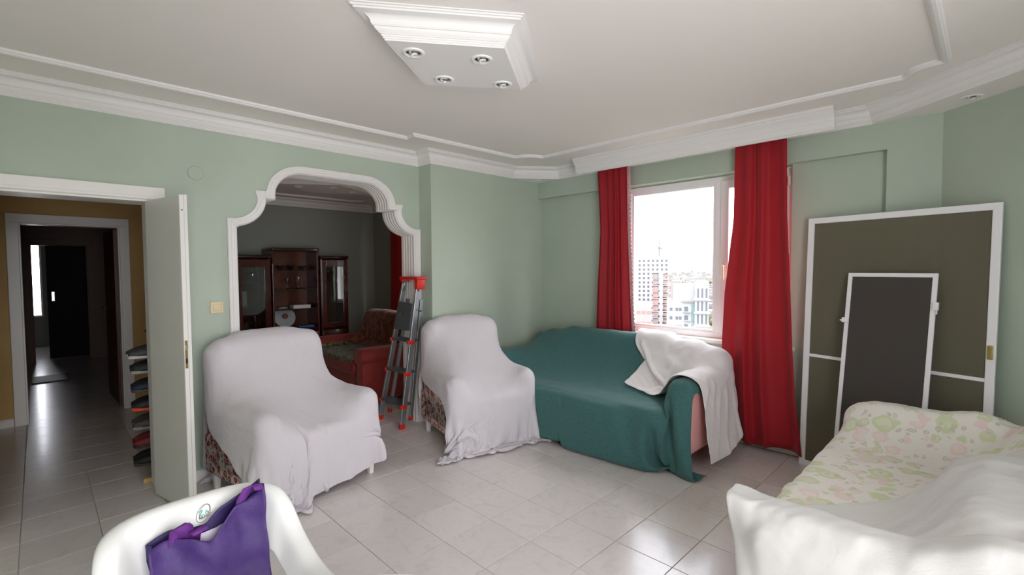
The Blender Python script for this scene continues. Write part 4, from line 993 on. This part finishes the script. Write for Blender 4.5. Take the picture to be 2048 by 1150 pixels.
# ================================================================== ROOM BEHIND THE ARCH: cabinets and sofa
def cabinet(x0, x1, zt, label, glass, open_=False):
    y0, y1 = 7.36, 7.80
    e = empty('display_cabinet', ((x0 + x1) / 2, (y0 + y1) / 2, 0), 0, label, 'cabinet', 'mahogany display cabinets'); D_ = T(-(x0 + x1) / 2, -(y0 + y1) / 2, 0)
    MB().box(x0, x0 + .025, y0, y1, .06, zt, D_).box(x1 - .025, x1, y0, y1, .06, zt, D_).obj('side_panel', M['mahogany'], e, bevel=.002)
    MB().box(x0 + .025, x1 - .025, y1 - .02, y1, .06, zt, D_).obj('back_panel', M['cab_back'], e)
    MB().rbox(x0 - .007, x1 + .007, y0 - .03, y1, zt, zt + .045, .012, 3, D_).obj('cornice', M['mahogany_dark'], e, smooth=True)
    MB().box(x0, x1, y0 + .02, y1, 0, .06, D_).obj('plinth', M['mahogany_dark'], e)
    zs = [.62, .92, 1.22, 1.50] if open_ else [.62, .98, 1.34]
    for z in zs: MB().box(x0 + .025, x1 - .025, y0 + .02, y1 - .02, z - .012, z, D_).obj('shelf', M['mahogany_dark'] if open_ else M['cab_glass'], e)
    dr = MB().rbox(x0 + .01, x1 - .01, y0 - .018, y0 + .004, .08, .56, .006, 2, D_).obj('door', M['mahogany'], e, smooth=True)
    MB().lathe([(0, -.012), (.012, -.008), (.008, 0), (0, .0)], 12, D_ @ T(x1 - .06, y0 - .018, .34) @ Matrix.Rotation(math.pi / 2, 4, 'X')).obj('knob', M['brass'], dr, smooth=True)
    if not open_:
        w = .075
        d2 = MB().box(x0 + .01, x0 + .01 + w, y0 - .018, y0 + .004, .60, zt - .02, D_).box(x1 - .01 - w, x1 - .01, y0 - .018, y0 + .004, .60, zt - .02, D_).box(x0 + .01 + w, x1 - .01 - w, y0 - .018, y0 + .004, .60, .60 + w, D_).box(x0 + .01 + w, x1 - .01 - w, y0 - .018, y0 + .004, zt - .02 - w * 1.4, zt - .02, D_).obj('door', M['mahogany'], e, bevel=.003)
        MB().box(x0 + .01 + w, x1 - .01 - w, y0 - .008, y0 - .004, .60 + w, zt - .02 - w * 1.4, D_).obj('pane', M['cab_glass'], d2)
        MB().lathe([(0, -.012), (.012, -.008), (.008, 0), (0, .0)], 12, D_ @ T(x0 + .045, y0 - .018, 1.15) @ Matrix.Rotation(math.pi / 2, 4, 'X')).obj('knob', M['brass'], d2, smooth=True)
    return e
cabinet(1.93, 2.40, 1.68, 'mahogany display cabinet with a glazed door next to the arch jamb', True)
cabinet(2.42, 3.10, 1.79, 'tall central mahogany display cabinet with open shelves', False, True)
cabinet(3.13, 3.57, 1.68, 'mahogany display cabinet with a glazed door next to the red sofa', True)
for s_ in (-1, 1):      # turned columns on the front corners of the left cabinet
    tagp(MB().lathe([(.0, .6), (.016, .6), (.016, .64), (.012, .7), (.014, 1.4), (.016, 1.6), (.0, 1.6)], 12, T(2.165 + s_ * .25, 7.325, 0)).obj('cabinet_column', M['mahogany'], smooth=True), 'turned mahogany column at the %s edge of the first cabinet' % ('arch-side' if s_ < 0 else 'inner'), 'column')
def vase(x, y, z, prof, m, label, cat):
    o = MB().lathe(prof, 20, T(0, 0, 0)).obj(cat.replace(' ', '_'), M[m], smooth=True, label=label, cat=cat, loc=(x, y, z)); return o
vase(2.70, 7.55, 1.2205, [(0, 0), (.03, 0), (.012, .02), (.012, .05), (.045, .10), (.05, .16), (.046, .16), (0, .09)], 'crystal', 'crystal goblet on the upper open shelf of the tall cabinet', 'goblet')
vase(2.86, 7.55, 1.2205, [(0, 0), (.028, 0), (.010, .02), (.010, .06), (.030, .10), (.032, .18), (.028, .18), (0, .08)], 'crystal', 'slim crystal flute on the upper open shelf of the tall cabinet', 'flute glass')
for k, x in enumerate((2.60, 2.75, 2.92)):
    vase(x, 7.57, 1.5005, [(0, 0), (.03, 0), (.06, .05), (.065, .075), (.058, .07), (0, .02)], 'crystal', ['small crystal bowl on the top shelf, cabinet side next to the column', 'small crystal bowl in the middle of the top shelf', 'small crystal bowl on the top shelf next to the narrow cabinet'][k], 'bowl')
pl = MB().lathe([(0, .0), (.08, .002), (.15, .02), (.158, .026), (.15, .026), (.08, .01), (0, .008)], 40, Matrix.Rotation(math.radians(72), 4, 'X')).obj('platter', M['crystal'], smooth=True, label='large round glass platter with a red flower standing in the tall cabinet', cat='platter', loc=(2.66, 7.62, .782))
M['petal'] = mat('muted_red_petal', (128, 66, 60), .6); M['frost'] = mat('frosted_glass', (170, 176, 180), .3)
pl.data.materials[0] = M['frost']
for k in range(6):
    MB().lathe([(0, 0), (.020, .001), (.0, .002)], 8, Matrix.Rotation(math.radians(72), 4, 'X') @ T(.01, .015, .022) @ Rz(k * 1.047) @ T(.027, 0, 0)).obj('petal', M['petal'], pl)
for k in range(4): MB().rbox(-.13, .13, -.09, .09, 0, .012, .004, 2).obj('plate', M['white'], smooth=True, label=['lowest', 'second', 'third', 'topmost'][k] + ' white rectangular plate of the stack in the tall cabinet', cat='plate', group='stacked white plates', loc=(2.88, 7.56, .9205 + .0125 * k))
MB().rbox(-.13, .12, -.08, .08, 0, .03, .01, 2).obj('tray', mat('blue_enamel', (40, 90, 160), .3), smooth=True, label='small blue tray on the lowest open shelf of the tall cabinet', cat='tray', loc=(2.93, 7.50, .6205))
vase(2.22, 7.58, 1.3405, [(0, 0), (.04, 0), (.03, .02), (.055, .07), (.05, .12), (.02, .15), (.03, .18), (.0, .18)], 'steel', 'polished silver jug behind the glazed door next to the jamb', 'jug')
pf = MB().box(-.07, .07, -.008, .008, 0, .22).obj('picture_frame', M['white'], bevel=.004, label='white picture frame standing in the glazed cabinet next to the jamb', cat='picture frame', loc=(2.08, 7.62, .9805))
vase(2.24, 7.58, .6205, [(0, 0), (.05, 0), (.065, .06), (.03, .12), (.015, .2), (.02, .22), (0, .22)], 'crystal', 'small glass decanter at the bottom of the glazed cabinet next to the jamb', 'decanter')
for k, x in enumerate((3.28, 3.35, 3.42)):
    vase(x, 7.60, 1.3405, [(0, 0), (.02, 0), (.008, .02), (.008, .06), (.026, .09), (.028, .15), (.024, .15), (0, .08)], 'crystal', ['wine glass nearest the tall cabinet in the narrow glazed cabinet', 'middle wine glass in the narrow glazed cabinet', 'wine glass nearest the sofa in the narrow glazed cabinet'][k], 'wine glass')
    vase(x, 7.60, .9805, [(0, 0), (.026, 0), (.03, .07), (.027, .07), (0, .01)], 'crystal', ['tumbler nearest the tall cabinet in the narrow glazed cabinet', 'middle tumbler in the narrow glazed cabinet', 'tumbler nearest the sofa in the narrow glazed cabinet'][k], 'tumbler')
rs = empty('sofa', (2.95, 5.35, 0), 0, 'red velvet sofa in the room behind the ladder', 'sofa'); D5 = T(-2.95, -5.35, 0)
MB().rbox(2.46, 3.40, 4.85, 6.05, .06, .36, .03, M=D5).obj('base', M['red_fabric'], rs, smooth=True)
MB().rbox(2.42, 3.20, 4.92, 5.95, .34, .50, .05, M=D5).obj('seat_cushion', M['red_fabric'], rs, smooth=True)
for y0 in (4.72, 5.98):
    MB().rbox(2.44, 3.30, y0 + .02, y0 + .17, .05, .56, .03, M=D5).obj('armrest', M['red_fabric'], rs, smooth=True)
    MB().lathe([(0, 0), (.09, .01), (.10, .03), (.10, .85), (.09, .87), (0, .88)], 20, D5 @ T(2.42, y0 + .095, .555) @ Matrix.Rotation(math.pi / 2, 4, 'Y')).obj('arm_roll', M['red_fabric'], rs, smooth=True)
MB().rbox(3.18, 3.44, 4.76, 6.12, .2, .93, .08, 5, M=D5).obj('backrest', M['red_fabric'], rs, smooth=True)
for x in (2.52, 3.36):
    for y in (4.92, 5.98): MB().lathe([(0, 0), (.02, 0), (.028, .07)], 10, D5 @ T(x, y, 0)).obj('leg', M['black'], rs, smooth=True)
RED = [rb_(2.93, 5.45, .28, .49, .62, .22, .04), rb_(2.86, 4.815, .36, .43, .10, .29, .09), rb_(2.86, 6.075, .36, .43, .10, .29, .09), rb_(3.31, 5.44, .55, .13, .68, .38, .08)]
Q1 = sheet_from([(2.44, .62), (3.10, .66), (3.16, .80)], 4.98, 6.02, .04, swap=False)[..., [1, 0, 2]]
Q1 = drape(Q1, .04, RED, steps=60, fr0=.5)
cloth_obj('patterned_cover', Q1, 'dark_throw', 'dark patterned cover spread on the seat of the red sofa', cat='cover')
Q2 = sheet_from([(2.86, .62), (3.16, .80), (3.22, .96), (3.46, .96), (3.50, .55)], 4.78, 6.05, .04, swap=False)[..., [1, 0, 2]]
Q2 = drape(Q2, .04, RED, steps=60, fr0=.5, thick=.03)
cloth_obj('brown_throw', Q2, 'brown_throw', 'brown patterned throw over the back of the red sofa', cat='throw')

# ================================================================== OUTSIDE
GZ = -34.
M['ground'] = mat('dry_ground', (84, 82, 70), .9, var=(60, 66, 48), vscale=.02, detail=8)
M['concrete'] = mat('white_render', (128, 130, 134), .8); M['concrete2'] = mat('pale_render', (120, 118, 117), .8)
M['slab'] = mat('raw_concrete', (104, 100, 100), .9); M['brick'] = mat('terracotta_brick', (118, 98, 94), .9)
M['pane_far'] = mat('far_window', (58, 63, 69), .5); M['teal_glass'] = mat('teal_balcony_glass', (84, 102, 102), .5)
M['haze_hill'] = mat('hazy_hill', (84, 90, 100), 1.0)
MB().box(5, 5000, -3000, 5000, GZ - 2, GZ).obj('ground_outside', M['ground'], kind='structure')
def dirp(px, D):       # heading of a picture column, at ground distance D
    d = fw + rt * ((px - 1024) / 953.9); h_ = Vector((d.x, d.y, 0)).normalized(); return h_ * D
def block(name, px0, px1, D, ztop, dep, m, label, rot=0., floors=None, cat='building'):
    a, b = dirp(px0, D), dirp(px1, D); w = (b - a).length; ax = (b - a).normalized(); ay = Vector((-ax.y, ax.x, 0))
    if ay.dot(a) < 0: ay = -ay
    e = empty(name, (a.x, a.y, GZ), math.atan2(ax.y, ax.x), label, cat)
    s = 1 if Vector((-ax.y, ax.x, 0)).dot(ay) > 0 else -1
    return e, w, s, ztop - GZ
def far_build(name, px0, px1, D, ztop, dep, m, label, cols, rows, zlo, zhi, ww, wh, wm='pane_far', stuff=True):
    e, w, s, h_ = block(name, px0, px1, D, ztop, dep, m, label)
    MB().box(0, w, min(0, s * dep), max(0, s * dep), 0, h_).obj('wall', M[m], e)
    one = MB()
    for c in range(cols):
        for r in range(rows):
            x = w * (c + .5) / cols; z = (zlo - GZ) + (zhi - zlo) * (r + .5) / rows
            one.box(x - ww / 2, x + ww / 2, -s * .06, s * .1, z - wh / 2, z + wh / 2)
    o = one.obj('windows_grid', M[wm], e, kind='stuff')
    return e, w, s, h_
far_build('apartment_tower', 1240, 1337, 262, 7.4, 16, 'concrete', 'tall white apartment tower with small square windows seen through the window', 11, 15, -28, 6.0, 1.0, 1.2)
e, w, s, h_ = block('unfinished_building', 1303, 1337, 238, -.8, 12, 'slab', 'unfinished brick and concrete building with bare floors outside'); s_ = s
for k in range(9):
    z = h_ - .4 - k * 3.1
    MB().box(0, w, min(0, s * 11), max(0, s * 11), z, z + .4).obj('floor_slab', M['concrete2'], e)
    MB().box(w * .08, w * .42, min(s * .6, s * 10), max(s * .6, s * 10), z - 2.5, z - .2).obj('infill', M['brick'] if k in (2, 3, 4, 5) else M['slab'], e)
    MB().box(w * .70, w * .98, min(s * .6, s * 10), max(s * .6, s * 10), z - 2.0, z - .5).obj('infill', M['brick'], e)
MB().box(w * .48, w * .66, min(s * -.2, s * 11), max(s * -.2, s * 11), 0, h_ + .5).obj('core_wall', M['concrete2'], e)
far_build('low_apartment_block', 1262, 1303, 205, -14, 12, 'concrete2', 'pale low apartment block with brown bands before the tower', 4, 4, -33, -15, 1.6, 1.3, 'brick')
# the nearest building: white front with balconies and a side of tall window strips
e, w, s, h_ = block('office_building', 1334, 1392, 168, -9.5, 14, 'concrete', 'white building with balconies and tall window strips outside, nearest one')
MB().box(0, w, min(0, s * 13), max(0, s * 13), 0, h_).obj('front_block', M['concrete'], e)
MB().box(w * .14, w * .96, min(s * 3, s * 12), max(s * 3, s * 12), h_, h_ + 5.2).obj('roof_block', M['concrete'], e)
MB().box(w * .13, w * .19, min(s * 2.6, s * 3.2), max(s * 2.6, s * 3.2), h_, h_ + 7).obj('roof_mast', M['brick'], e)
MB().box(w * .5, w * 1.02, min(-s * .9, 0), max(-s * .9, 0), h_ - .6, h_).obj('eave', M['slab'], e)
for r in range(6):
    z = h_ - 3.6 - r * 2.9
    for x in (.10, .30, .42): MB().box(w * x, w * x + .9, min(-s * .06, s * .1), max(-s * .06, s * .1), z, z + 1.1).obj('window', M['pane_far'], e)
    MB().box(w * .55, w * .80, min(-s * 1.0, 0), max(-s * 1.0, 0), z - .5, z - .3).obj('balcony', M['slab'], e)
    MB().box(w * .60, w * .74, min(-s * .06, s * .1), max(-s * .06, s * .1), z - .1, z + 1.5).obj('window', M['pane_far'], e)
    MB().box(w * .84, w * .97, min(-s * .3, s * .1), max(-s * .3, s * .1), z - .4, z + 2.2).obj('glazed_balcony', M['teal_glass'], e)
e2, w2, s2, h2 = block('office_wing', 1390, 1418, 166, -3.2, 12, 'concrete', 'white wing with tall grey window strips beside the balcony building')
bpy.context.view_layer.update(); mwi = e.matrix_world.inverted(); mw2 = e2.matrix_world.copy(); e2.parent = e; e2.matrix_local = mwi @ mw2; e2.name = 'wing'
for k_ in ('label', 'category'): del e2[k_]
MB().box(0, w2, min(0, s2 * 11), max(0, s2 * 11), 0, h2).obj('wall', M['concrete'], e2)
for r in range(6):
    z = h2 - 5.3 - r * 4.3
    for c in range(3): MB().box(w2 * (.16 + .3 * c), w2 * (.30 + .3 * c), min(-s2 * .06, s2 * .1), max(-s2 * .06, s2 * .1), z, z + 3.1).obj('window', M['pane_far'], e2)
    MB().box(-.3, w2 * 1.1, min(-s2 * .8, 0), max(-s2 * .8, 0), z - .8, z - .35).obj('ledge', M['concrete'], e2)
for k in range(7): MB().box(w2 * (.02 + .14 * k), w2 * (.07 + .14 * k), min(s2 * .2, s2 * 3), max(s2 * .2, s2 * 3), h2, h2 + 1.4).obj('roof_post', M['slab'], e2)
cr = dirp(1318, 300); ce_ = empty('tower_crane', (cr.x, cr.y, GZ), .4, 'thin tower crane standing behind the unfinished building', 'crane')
MB().box(-.5, .5, -.5, .5, 0, 52).obj('mast', M['slab'], ce_); MB().box(-9, 26, -.4, .4, 47, 48).obj('jib', M['slab'], ce_)
hs = MB()
for k in range(1300):
    D_ = 330 * (9 ** rng.random()); p = dirp(rng.uniform(1080, 1760), D_); sz = rng.uniform(6, 15); hh = rng.uniform(4, 13)
    hs.box(-sz / 2, sz / 2, -sz / 2, sz / 2, 0, hh, T(p.x, p.y, GZ) @ Rz(rng.uniform(0, 3)))
M['far_house'] = mat('far_house_walls', (118, 117, 116), .9, var=(94, 92, 90), vscale=.01)
hs.obj('distant_houses', M['far_house'], label='hazy spread of pale houses reaching to the horizon', cat='houses', kind='stuff')
tr = MB(); ico = bmesh.new(); bmesh.ops.create_icosphere(ico, subdivisions=1, radius=1); iv = [v.co.copy() for v in ico.verts]; ico.verts.index_update(); fi = [[v.index for v in f.verts] for f in ico.faces]; ico.free()
for k in range(1600):
    D_ = 205 * (7 ** rng.random()); p = dirp(rng.uniform(1080, 1760), D_); r_ = rng.uniform(1.6, 4.5)
    tr.add([(p.x + v.x * r_ * rng.uniform(.8, 1.2), p.y + v.y * r_ * rng.uniform(.8, 1.2), GZ + r_ * .8 + v.z * r_ * rng.uniform(.7, 1.1)) for v in iv], fi)
tr.obj('tree_canopy', M['foliage'], smooth='all', label='scattered green and yellow trees between the distant houses', cat='trees', kind='stuff')
hl = MB()
for k in range(14):
    p = dirp(1100 + k * 45, 3600); hl.lathe([(0, 95 + 20 * math.sin(k * 2.3)), (240, 70), (420, 25), (520, 0)], 14, T(p.x, p.y, GZ) , cap=False)
hl.obj('far_hills', M['haze_hill'], smooth='all', kind='structure')
